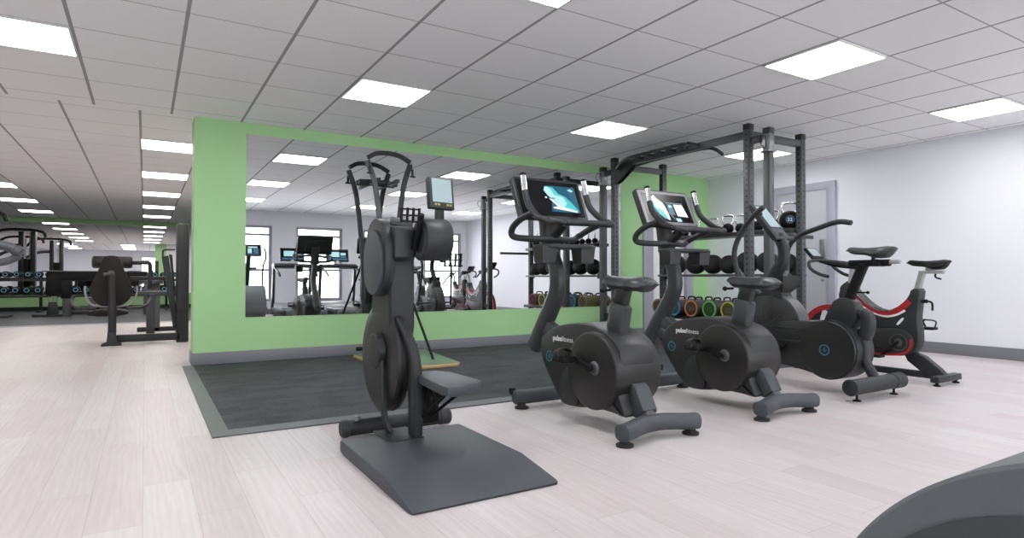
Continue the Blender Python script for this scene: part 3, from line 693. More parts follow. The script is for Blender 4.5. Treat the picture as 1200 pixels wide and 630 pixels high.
    # rear leg
    MB().tube([(c, 2.425, .600), (c, 2.39, .565), (c, 2.385, .49), (c, 2.41, .41)], [.038, .047, .048, .044], n=18, k=4, square=.2).obj('leg_pad', GRIP, t)
    MB().tube([(c, 2.49, .60), (c, 2.42, .56)], .026, n=12, k=1).tube([(c, 2.42, .48), (c, 2.415, .34), (c, 2.405, .25), (c, 2.36, .165), (c, 2.33, .10)], .035, n=16, k=5).obj('rear_leg', CHAR, t)
    MB().tube([(4.09, 2.33, .100), (4.74, 2.33, .100)], .053, n=24, k=1).obj('rear_tube', CHAR, t)
    MB().tube([(4.60, 2.33, .100), (4.75, 2.33, .100)], .057, n=24, k=1).obj('tube_cap', CHAR, t)
    MB().tube([(4.082, 2.33, .1), (4.10, 2.33, .1)], .056, n=24, k=1).obj('tube_cap', CHAR, t)
    MB().tube([(4.14, 3.42, .095), (4.70, 3.42, .095)], .050, n=24, k=1).tube([(4.42, 3.42, .10), (4.42, 3.36, .28)], .04, n=14, k=1).obj('front_tube', CHAR, t)
    for fx, fy in ((4.18, 2.335), (4.66, 2.335), (4.20, 3.415), (4.62, 3.415)):
        MB().lathe([(0, 0), (0, .026), (.008, .026), (.012, .008), (.055, .008)], (fx, fy, 0), 'z', 18).obj('foot', BLACK, t)
    return t
air_bike()

# ------------------------------------------------------------------ spin bike
def spin_bike(dx=0, dy=0, label='black indoor cycling bike with red and white stripes, next to the white wall'):
    c = 5.44+dx
    t = thing('indoor_cycling_bike', label, 'exercise bike', (c, 2.8+dy, 0))
    Y = lambda y: y+dy
    fw = MB().annulus((Y(3.27), .315), .235, .285, c-.022, c+.022, n=56).obj('flywheel', RED, t)
    MB().lathe([(-.012, 0), (-.012, .236), (.012, .236), (.012, 0)], (c, Y(3.27), .315), 'x', 56).obj('flywheel_disc', SHELL, fw)
    sp = MB()
    for s in (-1, 1):
        for k in range(3):
            a = PI/2+2*PI*k/3-.25; ca, sa = math.cos(a), math.sin(a); n_ = (-sa, ca)
            q = [(Y(3.27)+ca*.04+n_[0]*.10*w, .315+sa*.04+n_[1]*.10*w) for w in (-1, 1)]+[(Y(3.27)+ca*.235+n_[0]*.028*w, .315+sa*.235+n_[1]*.028*w) for w in (1, -1)]
            sp.prism(chaik(q, 1), 'x', c+s*.0125, c+s*.020)
    sp.obj('flywheel_spoke', WHITE, fw)
    fr = [(3.14, .80), (3.06, .80), (3.02, .735), (2.967, .681), (2.902, .62), (2.838, .583), (2.764, .566), (2.693, .587), (2.632, .632), (2.582, .690), (2.560, .758), (2.487, .758),
          (2.505, .65), (2.520, .50), (2.505, .40), (2.505, .30), (2.55, .22), (2.66, .19), (2.90, .185), (3.15, .18), (3.26, .21), (3.27, .29), (3.13, .38), (3.12, .50), (3.18, .66)]
    f = MB().prism([(Y(a), b) for a, b in chaik(fr, 1)], 'x', c-.055, c+.055, .012).obj('frame', CHAR, t)
    def strip(line, w0, w1, m, nm, x=.0565):
        pts = catmull([(Y(a), b, 0) for a, b in line], 6); n = len(pts); up, dn = [], []
        for i, p in enumerate(pts):
            tt = (pts[min(i+1, n-1)]-pts[max(i-1, 0)]).normalized(); nn = Vector((-tt.y, tt.x)); w = (w0+(w1-w0)*i/(n-1))/2
            up.append((p.x+nn.x*w, p.y+nn.y*w)); dn.append((p.x-nn.x*w, p.y-nn.y*w))
        m_ = MB(); 
        for s in ((-1, 1) if x < .08 else (-1,)): m_.prism(up+dn[::-1], 'x', c+s*(x-.0015), c+s*(x+.0006))
        m_.obj(nm, m, f)
    strip([(3.035, .700), (2.985, .655), (2.946, .622), (2.881, .577), (2.817, .550), (2.744, .546), (2.673, .570), (2.612, .612), (2.572, .655)], .014, .050, RED, 'red_stripe')
    strip([(3.03, .660), (2.99, .625), (2.924, .578), (2.859, .545), (2.796, .524), (2.734, .520), (2.663, .540), (2.605, .575)], .010, .018, WHITE, 'white_stripe')
    strip([(3.04, .735), (2.967, .668), (2.902, .608), (2.838, .573), (2.764, .559), (2.700, .575)], .008, .008, SILVER, 'edge_trim')
    MB().prism(chaik([(Y(2.678), .455), (Y(2.629), .516), (Y(2.609), .511), (Y(2.655), .450)], 1), 'x', c-.0575, c+.0575).obj('white_mark', WHITE, f)
    text('wattbike', .050, WHITE, f, faceX(c-.0572, Y(3.052), .612, -0.0) @ Matrix.Rotation(math.radians(-42), 4, 'Z'), 'lettering', bold=.0012)
    # chain cover
    cc = MB().prism([(Y(a), b) for a, b in capsule((3.15, .290), (2.645, .310), .112, 14)], 'x', c-.085, c-.050, .010).obj('chain_cover', SHELL, t)
    strip([(3.10, .188), (2.80, .198), (2.66, .209), (2.585, .235), (2.552, .285), (2.547, .345)], .020, .020, RED, 'red_trim', .086)
    MB().annulus((Y(2.645), .310), .064, .070, c-.088, c-.085, n=36).lathe([(-.004, 0), (-.004, .03), (0, .032), (0, 0)], (c-.086, Y(2.645), .310), 'x', 24).obj('crank_ring', MGREY, cc)
    MB().prism(capsule((Y(2.645), .310), (Y(2.765), .200), .013), 'x', c-.110, c-.092, .004).obj('crank_arm', BLACK, t)
    MB().prism(capsule((Y(2.645), .310), (Y(2.54), .42), .013), 'x', c+.085, c+.103, .004).cyl((c, Y(2.645), .310), (c+.10, Y(2.645), .310), .018).obj('crank_arm', BLACK, t)
    for px, yy, zz in ((c-.16, 2.785, .190), (c+.16, 2.525, .425)):
        p = MB().box(px-.045, px+.045, Y(yy)-.05, Y(yy)+.045, zz-.012, zz+.010, .004).obj('pedal', BLACK, t)
        MB().tube([(px-.04, Y(yy)+.04, zz), (px-.035, Y(yy)+.06, zz+.05), (px, Y(yy)+.03, zz+.07), (px+.035, Y(yy)+.06, zz+.05), (px+.04, Y(yy)+.04, zz)], .008, n=8).tube([(px, Y(yy)-.045, zz+.005), (px, Y(yy)-.05, zz+.06), (px, Y(yy)+.03, zz+.07)], .006, n=8).obj('toe_cage', BLACK, p)
    # seat
    MB().tube([(c, Y(2.535), .74), (c, Y(2.498), .885)], .024, n=14, k=1, square=.6).obj('seat_post', SILVER, t)
    MB().box(c-.022, c+.022, Y(2.34), Y(2.52), .878, .905, .006).box(c-.018, c+.018, Y(2.40), Y(2.47), .90, .935, .006).obj('seat_slider', SILVER, t)
    MB().tube([(c, Y(2.40), .88), (c, Y(2.40), .85), (c, Y(2.36), .835)], .007, n=8, k=3).obj('seat_lever', BLACK, t)
    MB().tube([(c, Y(2.48), .655), (c, Y(2.43), .645), (c, Y(2.425), .58)], .008, n=8, k=4).cyl((c, Y(2.50), .655), (c, Y(2.46), .655), .016).obj('post_lever', BLACK, t)
    saddle(t, c, Y(2.61), Y(2.30), .997, .058, .160, .074, .002, m=BLACK, nt=.6)
    # handlebars
    MB().tube([(c, Y(3.085), .76), (c, Y(3.065), .925)], .024, n=14, k=1, square=.6).obj('handlebar_post', SILVER, t)
    MB().tube([(c, Y(3.10), .80), (c, Y(3.16), .75), (c, Y(3.14), .68)], .022, n=10, k=4).obj('resistance_knob', BLACK, t)
    MB().tube([(c, Y(2.98), .935), (c, Y(3.22), .965), (c, Y(3.34), 1.0)], .022, n=12, k=3, square=.4).obj('handlebar_slider', BLACK, t)
    hb = MB()
    for s in (-1, 1):
        hb.tube([(c, Y(3.33), 1.0), (c+s*.08, Y(3.36), 1.01), (c+s*.16, Y(3.38), .99), (c+s*.20, Y(3.34), .93), (c+s*.20, Y(3.26), .88), (c+s*.20, Y(3.17), .855)], .015, n=10, k=5)
        hb.tube([(c+s*.06, Y(3.34), 1.0), (c+s*.07, Y(3.20), .985), (c+s*.07, Y(3.06), .96)], .016, n=10, k=4)
    hb.obj('handlebar', GRIP, t)
    M = Matrix.Translation((c, Y(3.44), 1.075)) @ Matrix.Rotation(math.radians(48), 4, 'X')
    tb = MB().box(-.085, .085, -.065, .065, -.014, .014, .008).xf(M).obj('display', BLACK, t)
    MB().box(-.065, .065, -.042, .050, .0142, .016, 0).xf(M).obj('screen', LCD, tb)
    # base
    MB().prism(chaik([(Y(2.66), .20), (Y(2.53), .25), (Y(2.31), .075), (Y(2.33), .03), (Y(2.43), .03)], 1), 'x', c-.035, c+.035, .008).obj('rear_leg', CHAR, t)
    MB().tube([(c, Y(3.50), .058), (c, Y(2.36), .058)], .028, n=14, k=1, square=.5).obj('base_beam', CHAR, t)
    MB().prism([(Y(3.30), .20), (Y(3.38), .20), (Y(3.50), .05), (Y(3.42), .04)], 'x', c-.03, c+.03, .006).obj('front_leg', CHAR, t)
    MB().box(c-.19, c+.19, Y(2.30), Y(2.365), .028, .078, .008).obj('rear_foot_bar', CHAR, t)
    MB().box(c-.22, c+.22, Y(3.46), Y(3.525), .028, .078, .008).obj('front_foot_bar', CHAR, t)
    for fx, fy in ((-.155, 2.33), (.155, 2.33), (-.19, 3.49), (.19, 3.49)):
        MB().lathe([(0, 0), (0, .026), (.010, .026), (.014, .012), (.032, .012)], (c+fx, Y(fy), 0), 'z', 18).obj('foot', BLACK, t)
    return t
spin_bike()
spin_bike(1.43, -3.6, 'white-spoked cycling bike by the right wall, seen only small in the mirror')

# ------------------------------------------------------------------ ski trainer by the mirror
def ski():
    t = thing('ski_trainer', 'tall ski trainer with arched top bar on a wooden board before the mirror', 'ski trainer', (2.24, 6.1, 0))
    MB().prism([(1.90, 5.18), (2.54, 5.18), (2.58, 5.22), (2.70, 6.33), (2.67, 6.36), (1.92, 6.36), (1.88, 6.32), (1.86, 5.22)], 'z', .008, .040, .004).obj('base_board', WOODB, t)
    MB().prism([(1.905, 5.19), (2.535, 5.19), (2.57, 5.225), (2.69, 6.325), (2.665, 6.35), (1.925, 6.35), (1.89, 6.315), (1.87, 5.225)], 'z', .040, .045, 0).obj('board_top', BOARDG, t)
    for s, xt in ((-1, 1.99), (1, 2.47)):
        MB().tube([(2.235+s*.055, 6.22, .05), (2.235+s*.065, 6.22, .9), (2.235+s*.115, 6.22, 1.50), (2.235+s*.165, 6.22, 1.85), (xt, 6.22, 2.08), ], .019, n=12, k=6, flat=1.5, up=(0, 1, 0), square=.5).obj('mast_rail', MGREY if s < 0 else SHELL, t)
    MB().tube([(1.995, 6.22, 2.11), (2.10, 6.22, 2.165), (2.24, 6.22, 2.175), (2.36, 6.22, 2.155), (2.47, 6.22, 2.10)], .027, n=14, k=6, flat=.9, up=(0, 1, 0), square=.5).obj('top_bar', SHELL, t)
    MB().tube([(1.99, 6.515, 1.895), (2.21, 6.515, 1.905), (2.43, 6.515, 1.895)], .030, n=14, k=4, square=.5).box(2.10, 2.14, 6.22, 6.50, 1.87, 1.91, .004).box(2.31, 2.35, 6.22, 6.50, 1.87, 1.91, .004).obj('wall_bracket', SHELL, t)
    for xx in (2.00, 2.475):
        c = MB().cyl((xx, 6.19, 2.09), (xx, 6.17, 1.99), .0035, n=8).obj('cord', BLACK, t)
        MB().cyl((xx, 6.17, 2.02), (xx, 6.165, 1.945), .013, n=12).cyl((xx-.03, 6.165, 1.94), (xx+.03, 6.165, 1.94), .010, n=10).obj('ski_handle', RUB, t)
    MB().prism(chaik([(6.10, .52), (6.34, .52), (6.34, .95), (6.28, 1.10), (6.14, 1.10), (6.10, .95)], 1), 'x', 2.16, 2.31, .02).obj('fan_housing', SHELL, t)
    MB().box(2.17, 2.30, 6.14, 6.30, .04, .55, .01).obj('mast', CHAR, t)
    MB().tube([(2.43, 5.50, .045), (2.37, 5.75, .45), (2.29, 6.05, .95), (2.26, 6.15, 1.1)], .013, n=10, k=3).obj('stay', BLACK, t)
    MB().tube([(1.99, 5.50, .045), (2.08, 5.75, .45), (2.18, 6.05, .95), (2.21, 6.15, 1.1)], .013, n=10, k=3).obj('stay', BLACK, t)
    M = Matrix.Translation((2.235, 6.05, 1.22)) @ Matrix.Rotation(math.radians(-15), 4, 'X')
    d = MB().box(-.09, .09, -.015, .02, -.09, .09, .008).xf(M).obj('monitor', BLACK, t)
    MB().box(-.07, .07, -.0165, -.0152, -.04, .07, 0).xf(M).obj('screen', LCD, d)
    MB().tube([(1.90, 6.28, .10), (2.58, 6.28, .10)], .022, n=12, k=1).obj('rear_foot', BLACK, t)
ski()

# ------------------------------------------------------------------ storage rig
RX0, RX1, RY0, RY1, RT = 5.13, 5.98, 3.92, 5.93, 2.375
def rig():
    t = thing('storage_rig', 'grey steel storage rig with pull-up bars and three shelves near the white door wall', 'storage rig', (5.55, 4.92, 0))
    def post(x, y, top, holes=True):
        w = .036
        p = MB().box(x-w, x+w, y-w, y+w, .008, top-.04, .005).obj('post', RACKH if holes else RACK, t, O=(x, y, 0))
        q = MB().box(x-w-.003, x+w+.003, y-w-.003, y+w+.003, top-.06, top, .006).obj('post_cap', RACKD, p, O=(x, y, 0)); q.location = (0, 0, 0)
        q = MB().box(x-.06, x+.06, y-.06, y+.06, .006, .014, .002).obj('base_plate', RACK, p, O=(x, y, 0)); q.location = (0, 0, 0)
        return p
    post(RX0, RY0, RT); post(RX1, RY0, RT); post(RX0, RY1, RT); post(RX1, RY1, RT)
    for yy in (RY0-.225, RY1+.225):
        post(RX0, yy, 2.29, False)
        MB().box(RX0-.04, RX0+.04, yy-.04, yy+.04, 2.07, 2.23, .006).lathe([(0, .045), (0, .075), (.012, .075), (.012, .045)], (RX0, yy, 2.055), 'z', 24).obj('silver_sleeve', SLEEVE, t)
        a, b = sorted((yy, RY0 if yy < 5 else RY1))
        for zz in (2.20, .35): MB().box(RX0-.02, RX0+.02, a+.03, b-.03, zz-.035, zz+.035, .004).obj('post_link', RACKD, t)
        MB().loop([(RX0-.045, yy, 2.20), (RX0-.11, yy, 2.19), (RX0-.12, yy, 2.13), (RX0-.05, yy, 2.09)], .004, n=6, k=5).obj('safety_pin', BLACK, t)
    for yy in (RY0, RY1): MB().box(RX0+.036, RX1-.036, yy-.03, yy+.03, 2.235, 2.305, .004).obj('cross_beam', RACK, t)
    MB().box(RX0-.03, RX0+.03, RY0+.036, RY1-.036, 2.235, 2.305, .004).obj('long_beam', RACK, t)
    MB().box(RX1-.03, RX1+.03, RY0+.036, RY1-.036, .06, .12, .004).obj('long_beam', RACK, t)
    # pull-up station from the far post: gusset, lattice rails, side grips
    g = MB().prism([(RY1-.036, 2.30), (RY1-.036, 2.03), (RY1-.12, 2.06), (RY1-.35, 2.20), (RY1-.36, 2.27)], 'x', RX0-.034, RX0-.028).prism([(RY1-.036, 2.30), (RY1-.036, 2.03), (RY1-.12, 2.06), (RY1-.35, 2.20), (RY1-.36, 2.27)], 'x', RX0+.028, RX0+.034)
    g.obj('gusset_plate', RACKD, t)
    pu = MB()
    pu.tube([(RX0-.05, RY1-.10, 2.22), (RX0-.16, RY1-.35, 2.27), (RX0-.20, RY1-.60, 2.28), (RX0-.20, RY0+.75, 2.28), (RX0-.24, RY0+.60, 2.26), (RX0-.34, RY0+.56, 2.20)], .019, n=12, k=4)
    pu.tube([(RX0+.05, RY1-.10, 2.22), (RX0+.16, RY1-.35, 2.27), (RX0+.16, RY1-.60, 2.28), (RX0+.16, RY0+.75, 2.28), (RX0+.20, RY0+.60, 2.26), (RX0+.30, RY0+.56, 2.20)], .019, n=12, k=4)
    for k in range(6): pu.tube([(RX0-.20, RY1-.55-.17*k, 2.28), (RX0+.16, RY1-.55-.17*k, 2.28)], .016, n=10, k=1)
    pu.obj('pull_up_bars', RACKD, t)
    # shelves
    SX0, SX1 = 5.84, 6.14
    for nm, z in (('kettlebell', 1.375), ('ball', .890), ('bag', .368)):
        SX0 = 5.84 if nm != 'bag' else 5.80
        E0, E1 = RY0+.038, RY1-.038
        if nm == 'ball': s = MB().box(SX0, SX0+.03, E0, E1, z-.030, z-.002, .004).box(SX1-.03, SX1, E0, E1, z-.030, z-.002, .004).box(SX0+.03, SX1-.03, E0, E1, z-.026, z-.020, .001)
        else: s = MB().box(SX0, SX1, E0, E1, z-.045, z, .004)
        s.obj('shelf', RACKD if nm != 'ball' else RACK, t)
        for yy, e in ((RY0+.036, 1), (RY1-.036, -1)):
            if nm == 'kettlebell' and e > 0: MB().box(5.36, SX1, RY0-.03-.012, RY0-.036-.001, z-.115, z-.075, .003).obj('spotter_arm', RACKD, t); continue
            MB().prism([(yy, z+.09), (yy+e*.008, z+.09), (yy+e*.09, z-.0), (yy+e*.09, z-.05), (yy, z-.07)], 'x', 5.975, 5.981).obj('shelf_bracket', RACKD, t)
    return t
rig()

# kettlebells
def kettlebell(y, r, label, num=None, x=5.66):
    z0 = 1.376; cz = z0+r*.92; x = 6.0+(.02 if num else 0)
    Q = Matrix.Translation((x, y, 0)) @ Matrix.Rotation(math.radians(38), 4, 'Z') @ Matrix.Translation((-x, -y, 0))
    t = thing('kettlebell', label, 'kettlebell', (x, y, z0), 'kettlebells on the top shelf')
    b = MB().ball((x, y, cz), r, zmin=-r*.92).obj('weight', BLACK, t)
    hw = .034+.43*r; ht = r*.9+.095
    MB().tube([(x, y-r*.55, cz+r*.66), (x, y-hw*.95, cz+r*.66+(ht-r*.66)*.45), (x, y-hw*.9, cz+ht*.92), (x, y-hw*.4, cz+ht), (x, y+hw*.4, cz+ht), (x, y+hw*.9, cz+ht*.92), (x, y+hw*.95, cz+r*.66+(ht-r*.66)*.45), (x, y+r*.55, cz+r*.66)], .014 if r > .06 else .010, n=12, k=5).xf(Q).obj('handle', CHROME, t)
    if num:
        MB().lathe([(-.004, 0), (-.004, .045), (0, .046), (.016, .046), (.016, 0)], (x-r+.001, y+.0, cz+.0), 'x', 28).xf(Q).obj('number_disc', D_BL, b)
        MB().annulus((y, cz), 0.040, .043, x-r-.0042, x-r-.003, n=32).xf(Q).obj('disc_ring', BLUE, b)
        text(num, .052, WHITE, b, Q @ faceX(x-r-.0038, y+.030, cz-.018), 'number', bold=.001)
    return t
kettlebell(4.080, .106, 'largest black kettlebell with number 32 disc at the near end of the top shelf', '32', 5.835)
kettlebell(4.275, .070, 'black kettlebell with chrome handle next to the largest one on the top shelf')
kettlebell(4.465, .066, 'black kettlebell behind the air bike console on the top shelf')
kettlebell(4.70, .060, 'black kettlebell with a wide chrome handle to the left of the first rig post')
kettlebell(4.88, .066, 'black kettlebell sixth from the mirror end of the top shelf')
kettlebell(5.10, .056, 'black kettlebell fifth from the mirror end of the top shelf')
kettlebell(5.25, .052, 'small black kettlebell fourth from the mirror end of the top shelf')
kettlebell(5.40, .050, 'black kettlebell third from the mirror end of the top shelf')
kettlebell(5.56, .050, 'black kettlebell second from the mirror end of the top shelf')
kettlebell(5.72, .048, 'smallest black kettlebell at the mirror end of the top shelf')
# slam balls
where = ['nearest the door end', 'second from the door end, behind the console column', 'third from the door end', 'in the middle beside the rig post', 'third from the mirror end', 'second from the mirror end', 'at the mirror end']
for k, (y, r) in enumerate([(4.095, .112), (4.335, .125), (4.60, .130), (4.86, .113), (5.10, .120), (5.37, .130), (5.69, .125)]):
    o = MB().ball((0, 0, 0), r).obj('slam_ball', RUB, O=(0, 0, 0)); o.location = (5.99, y, .8905+r)
    tag(o, 'black slam ball on the middle shelf, '+where[k], 'slam ball', 'slam balls on the middle shelf')
# power bags
bags = [(5.765, M_TA, D_TA, None, 'tan'), (5.49, M_BL, D_BL, '25', 'blue'), (5.21, M_OR, D_OR, '20', 'orange'), (4.93, M_GR, D_GR, '15', 'green'), (4.66, M_YE, D_YE, '10', 'yellow'), (4.38, M_RE, D_RE, '5', 'red')]
for y, m, dm, num, nm in bags:
    r = .103; x0 = 5.72; z = .369+r
    t = thing('power_bag', 'cylindrical weighted bag with %s end ring on the bottom rig shelf' % nm, 'weight bag', (5.96, y, .369), 'weighted bags on the bottom shelf')
    MB().lathe([(0, 0), (0, r*.90), (.012, r), (.05, r), (.06, r*.96)] + [(.43, r*.96), (.44, r), (.48, r), (.492, r*.9), (.492, 0)], (x0, y, z), 'x', 36).obj('body', BAGG if nm not in ('tan', 'second tan') else M_TA, t)
    MB().lathe([(-.003, 0), (-.003, r*.80), (0, r*.80), (0, 0)], (x0, y, z), 'x', 32).obj('end_face', dm, t)
    MB().annulus((y, z), r*.82, r*.97, x0-.006, x0+.004, n=40).obj('end_ring', m, t)
    if num: text(num, .085, BAGG, t, faceX(x0-.0035, y+.042*(len(num)/2), z-.03), 'number')
    for q in (.14, .32): MB().tube([(x0+q-.06, y, z+r*.93), (x0+q-.045, y, z+r*1.25), (x0+q+.045, y, z+r*1.25), (x0+q+.06, y, z+r*.93)], .010, n=8, k=5).obj('handle', BLACK, t)

# ------------------------------------------------------------------ cross trainers behind / beside the camera
def cross_trainer(dx, label):
    c = .90+dx
    t = thing('cross_trainer', label, 'cross trainer', (c, -.4, 0), 'cross trainers in the front row')
    R = .326; cy, cz = .122, .368
    MB().lathe([(-.20, 0), (-.20, R-.004), (-.196, R), (.196, R), (.20, R-.004), (.20, 0)], (c, cy, cz), 'x', 200).obj('drum_housing', DRUMG, t)
    MB().lathe([(-.2015, 0), (-.2015, .252), (.2015, .252), (.2015, 0)], (c, cy+.049, cz+.013), 'x', 160).obj('side_recess', DRUMD, t)
    MB().box(c-.12, c+.12, -1.25, .05, .05, .16, .02).obj('base_frame', CHAR, t)
    MB().tube([(c, -.95, .12), (c, -.80, .6), (c, -.62, 1.1), (c, -.52, 1.30)], .045, n=16, k=5, square=.4).obj('mast', CHAR, t)
    M = Matrix.Translation((c, -.47, 1.42)) @ Matrix.Rotation(math.radians(15), 4, 'X')
    s = MB().box(-.24, .24, -.035, .012, -.13, .13, .012).xf(M).obj('console', SHELL, t)
    sc = MB().box(-.21, .21, .0122, .014, -.105, .105, 0).xf(M).obj('screen', SCR, s)
    MB().box(-.17, .05, .0142, .015, -.07, .03, 0).box(-.02, .16, .0142, .015, .045, .075, 0).xf(M).obj('screen_picture', E_PALE, sc)
    MB().box(-.19, .19, .0142, .015, -.095, -.08, 0).box(.08, .18, .0142, .015, -.07, .03, 0).xf(M).obj('screen_picture', E_BLUE, sc)
    for sg in (-1, 1):
        MB().tube([(c+sg*.26, -.30, .25), (c+sg*.27, -.55, .80), (c+sg*.29, -.55, 1.10), (c+sg*.31, -.42, 1.22), (c+sg*.31, -.36, 1.36), (c+sg*.28, -.40, 1.46)], .019, n=12, k=6).obj('moving_arm', GRIP, t)
        MB().box(c+sg*.17-.07, c+sg*.17+.07, -.72, -.30, .26, .30, .01).box(c+sg*.25-.02, c+sg*.25+.02, -.9, .10, .20, .25, .008).obj('foot_plate', SHELL, t)
    MB().box(c-.17, c+.17, -.70, -.60, 1.02, 1.07, .01).obj('tray', CHAR, t)
    MB().box(c-.30, c+.30, -1.28, -1.18, .01, .08, .01).box(c-.25, c+.25, .02, .10, .0, .07, .01).obj('floor_bar', CHAR, t)
cross_trainer(0, 'rounded grey drum of a cross trainer cut off at the bottom right corner')
cross_trainer(.95, 'cross trainer with grey drum seen at the left end of the mirror')

def treadmill(c, label):
    t = thing('treadmill', label, 'treadmill', (c, -.35, 0), 'treadmills facing the windows')
    MB().box(c-.36, c+.36, -1.15, .55, .06, .17, .02).obj('deck', MGREY, t)
    MB().box(c-.25, c+.25, -.95, .50, .171, .176, 0).obj('belt', RUB, t)
    MB().prism(chaik([(-.80, .17), (-.85, .27), (-1.00, .31), (-1.2, .26), (-1.22, .07), (-.8, .07)], 2), 'x', c-.38, c+.38, .03).obj('motor_hood', SILVER, t)
    MB().prism(chaik([(.60, .04), (.60, .20), (.42, .22), (.36, .18), (.36, .05)], 2), 'x', c-.40, c+.40, .02).obj('rear_roller_cover', MGREY, t)
    for s in (-1, 1):
        MB().box(c+s*.385-.03, c+s*.385+.03, -1.1, .52, .04, .20, .01).obj('side_rail', CHAR, t)
        MB().prism([(-1.12, .12), (-.98, .12), (-.82, 1.10), (-.92, 1.12)], 'x', c+s*.39-.028, c+s*.39+.028, .008).obj('upright', SHELL, t)
        MB().tube([(c+s*.39, -.86, 1.09), (c+s*.39, -.60, 1.02), (c+s*.39, -.35, .96), (c+s*.38, -.22, .88)], .022, n=12, k=5).obj('handrail', GRIP, t)
        MB().lathe([(0, 0), (0, .035), (.06, .035), (.06, 0)], (c+s*.33, .50, 0), 'z', 14).lathe([(0, 0), (0, .035), (.06, .035), (.06, 0)], (c+s*.33, -1.05, 0), 'z', 14).obj('foot', BLACK, t)
    MB().prism(chaik([(-.98, 1.04), (-.70, 1.06), (-.66, 1.12), (-.92, 1.18), (-1.0, 1.12)], 1), 'x', c-.42, c+.42, .02).obj('console_tray', SHELL, t)
    MB().tube([(c, -.92, 1.13), (c, -.94, 1.25)], .05, n=14, k=1, flat=1.6).obj('screen_neck', SILVER, t)
    M = Matrix.Translation((c, -.93, 1.36)) @ Matrix.Rotation(math.radians(12), 4, 'X')
    s = MB().box(-.26, .26, -.03, .012, -.15, .15, .012).xf(M).obj('console', SHELL, t)
    sc = MB().box(-.235, .235, .0122, .014, -.125, .125, 0).xf(M).obj('screen', SCR, s)
    MB().box(-.18, .04, .0142, .015, -.04, .08, 0).box(.07, .19, .0142, .015, .0, .06, 0).xf(M).obj('screen_picture', E_PALE, sc)
    MB().box(-.22, .22, .0142, .015, -.11, -.075, 0).box(.06, .2, .0142, .015, -.06, -.02, 0).xf(M).obj('screen_picture', E_BLUE, sc)
    return t
treadmill(2.80, 'treadmill with lit screen reflected in the mirror behind the bike reflection, left of two')
treadmill(3.80, 'treadmill with lit screen reflected in the mirror, right of the reflected bike console')
treadmill(4.85, 'treadmill by the windows, mostly hidden behind the arm ergometer in the mirror')

# ------------------------------------------------------------------ left side strength machines
def leg_machine():
    t = thing('leg_curl_machine', 'seated leg machine with dark brown backrest seen from behind, beside the green wall end', 'strength machine', (0, 9.1, 0))
    bk = [(-.455, 1.10), (-.40, 1.125), (-.32, 1.125), (-.265, 1.10), (-.23, .95), (-.15, .78), (-.125, .68), (-.16, .58), (-.22, .51), (-.30, .49), (-.42, .49), (-.50, .51), (-.56, .58), (-.595, .68), (-.57, .78), (-.49, .95)]
    MB().prismy(chaik(bk, 2), 9.12, 9.20, .02).obj('backrest', BROWN, t)
    MB().prismy(chaik([(-.60, .36), (-.18, .36), (-.18, .44), (-.60, .44)], 1), 9.15, 9.60, .015).obj('seat', BROWN, t)
    MB().tube([(-.345, 9.06, .0), (-.345, 9.06, .5), (-.355, 9.08, .88)], .040, n=14, k=2, square=.6).obj('post', CHAR, t)
    MB().prismy([(-.46, 0), (-.24, 0), (-.25, .03), (-.29, .05), (-.31, .17), (-.39, .17), (-.40, .05), (-.45, .03)], 8.99, 9.10, .006).obj('base_foot', CHAR, t)
    MB().cyl((-.36, 9.05, .90), (-.36, 9.12, .90), .04).cyl((-.44, 9.04, .885), (-.34, 9.04, .90), .022).obj('adjuster_knob', MGREY, t)
    for s in (-1, 1):
        k = lambda v: -.36+s*v
        MB().tube([(k(.275), 9.22, .74), (k(.27), 9.22, .64), (k(.22), 9.22, .52), (k(.12), 9.20, .485), (k(.0), 9.15, .48)], .013, n=10, k=5).obj('side_frame', SILVER, t)
        MB().tube([(k(.16), 9.08, .46), (k(.36), 9.15, .48), (k(.42), 9.35, .56), (k(.40), 9.4, .62)], .020, n=10, k=5).obj('handle', GRIP, t)
    MB().tube([(-.60, 9.75, 1.055), (-.145, 9.75, 1.055)], .082, n=22, k=1).obj('roller_pad', SHELL, t)
    MB().tube([(-.15, 9.75, 1.05), (.0, 9.75, 1.05), (.06, 9.75, 1.02), (.06, 9.72, .70)], .028, n=12, k=4).obj('roller_arm', SHELL, t)
    MB().box(-.30, .40, 9.06, 9.16, .035, .125, .006).obj('base_beam', CHAR, t)
    MB().box(-.10, .36, 9.70, 9.80, .60, .66, .006).box(.02, .12, 9.6, 9.85, .03, .62, .006).obj('side_beam', MGREY, t)
    MB().box(.36, .50, 9.06, 9.45, .0, 1.56, .015).obj('weight_stack_cover', CHAR, t)
    MB().prismy([(.185, 1.12), (.265, 1.14), (.395, .17), (.325, .17)], 9.14, 9.18, .006).prismy([(.27, 1.16), (.31, 1.15), (.355, .60), (.34, .60)], 9.20, 9.24, .006).obj('guard_panel', CHAR, t)
    MB().tube([(.20, 9.2, 1.12), (.205, 9.2, 1.20), (.24, 9.2, 1.215), (.34, 9.2, 1.22)], .012, n=10, k=4).obj('top_handle', CHAR, t)
leg_machine()
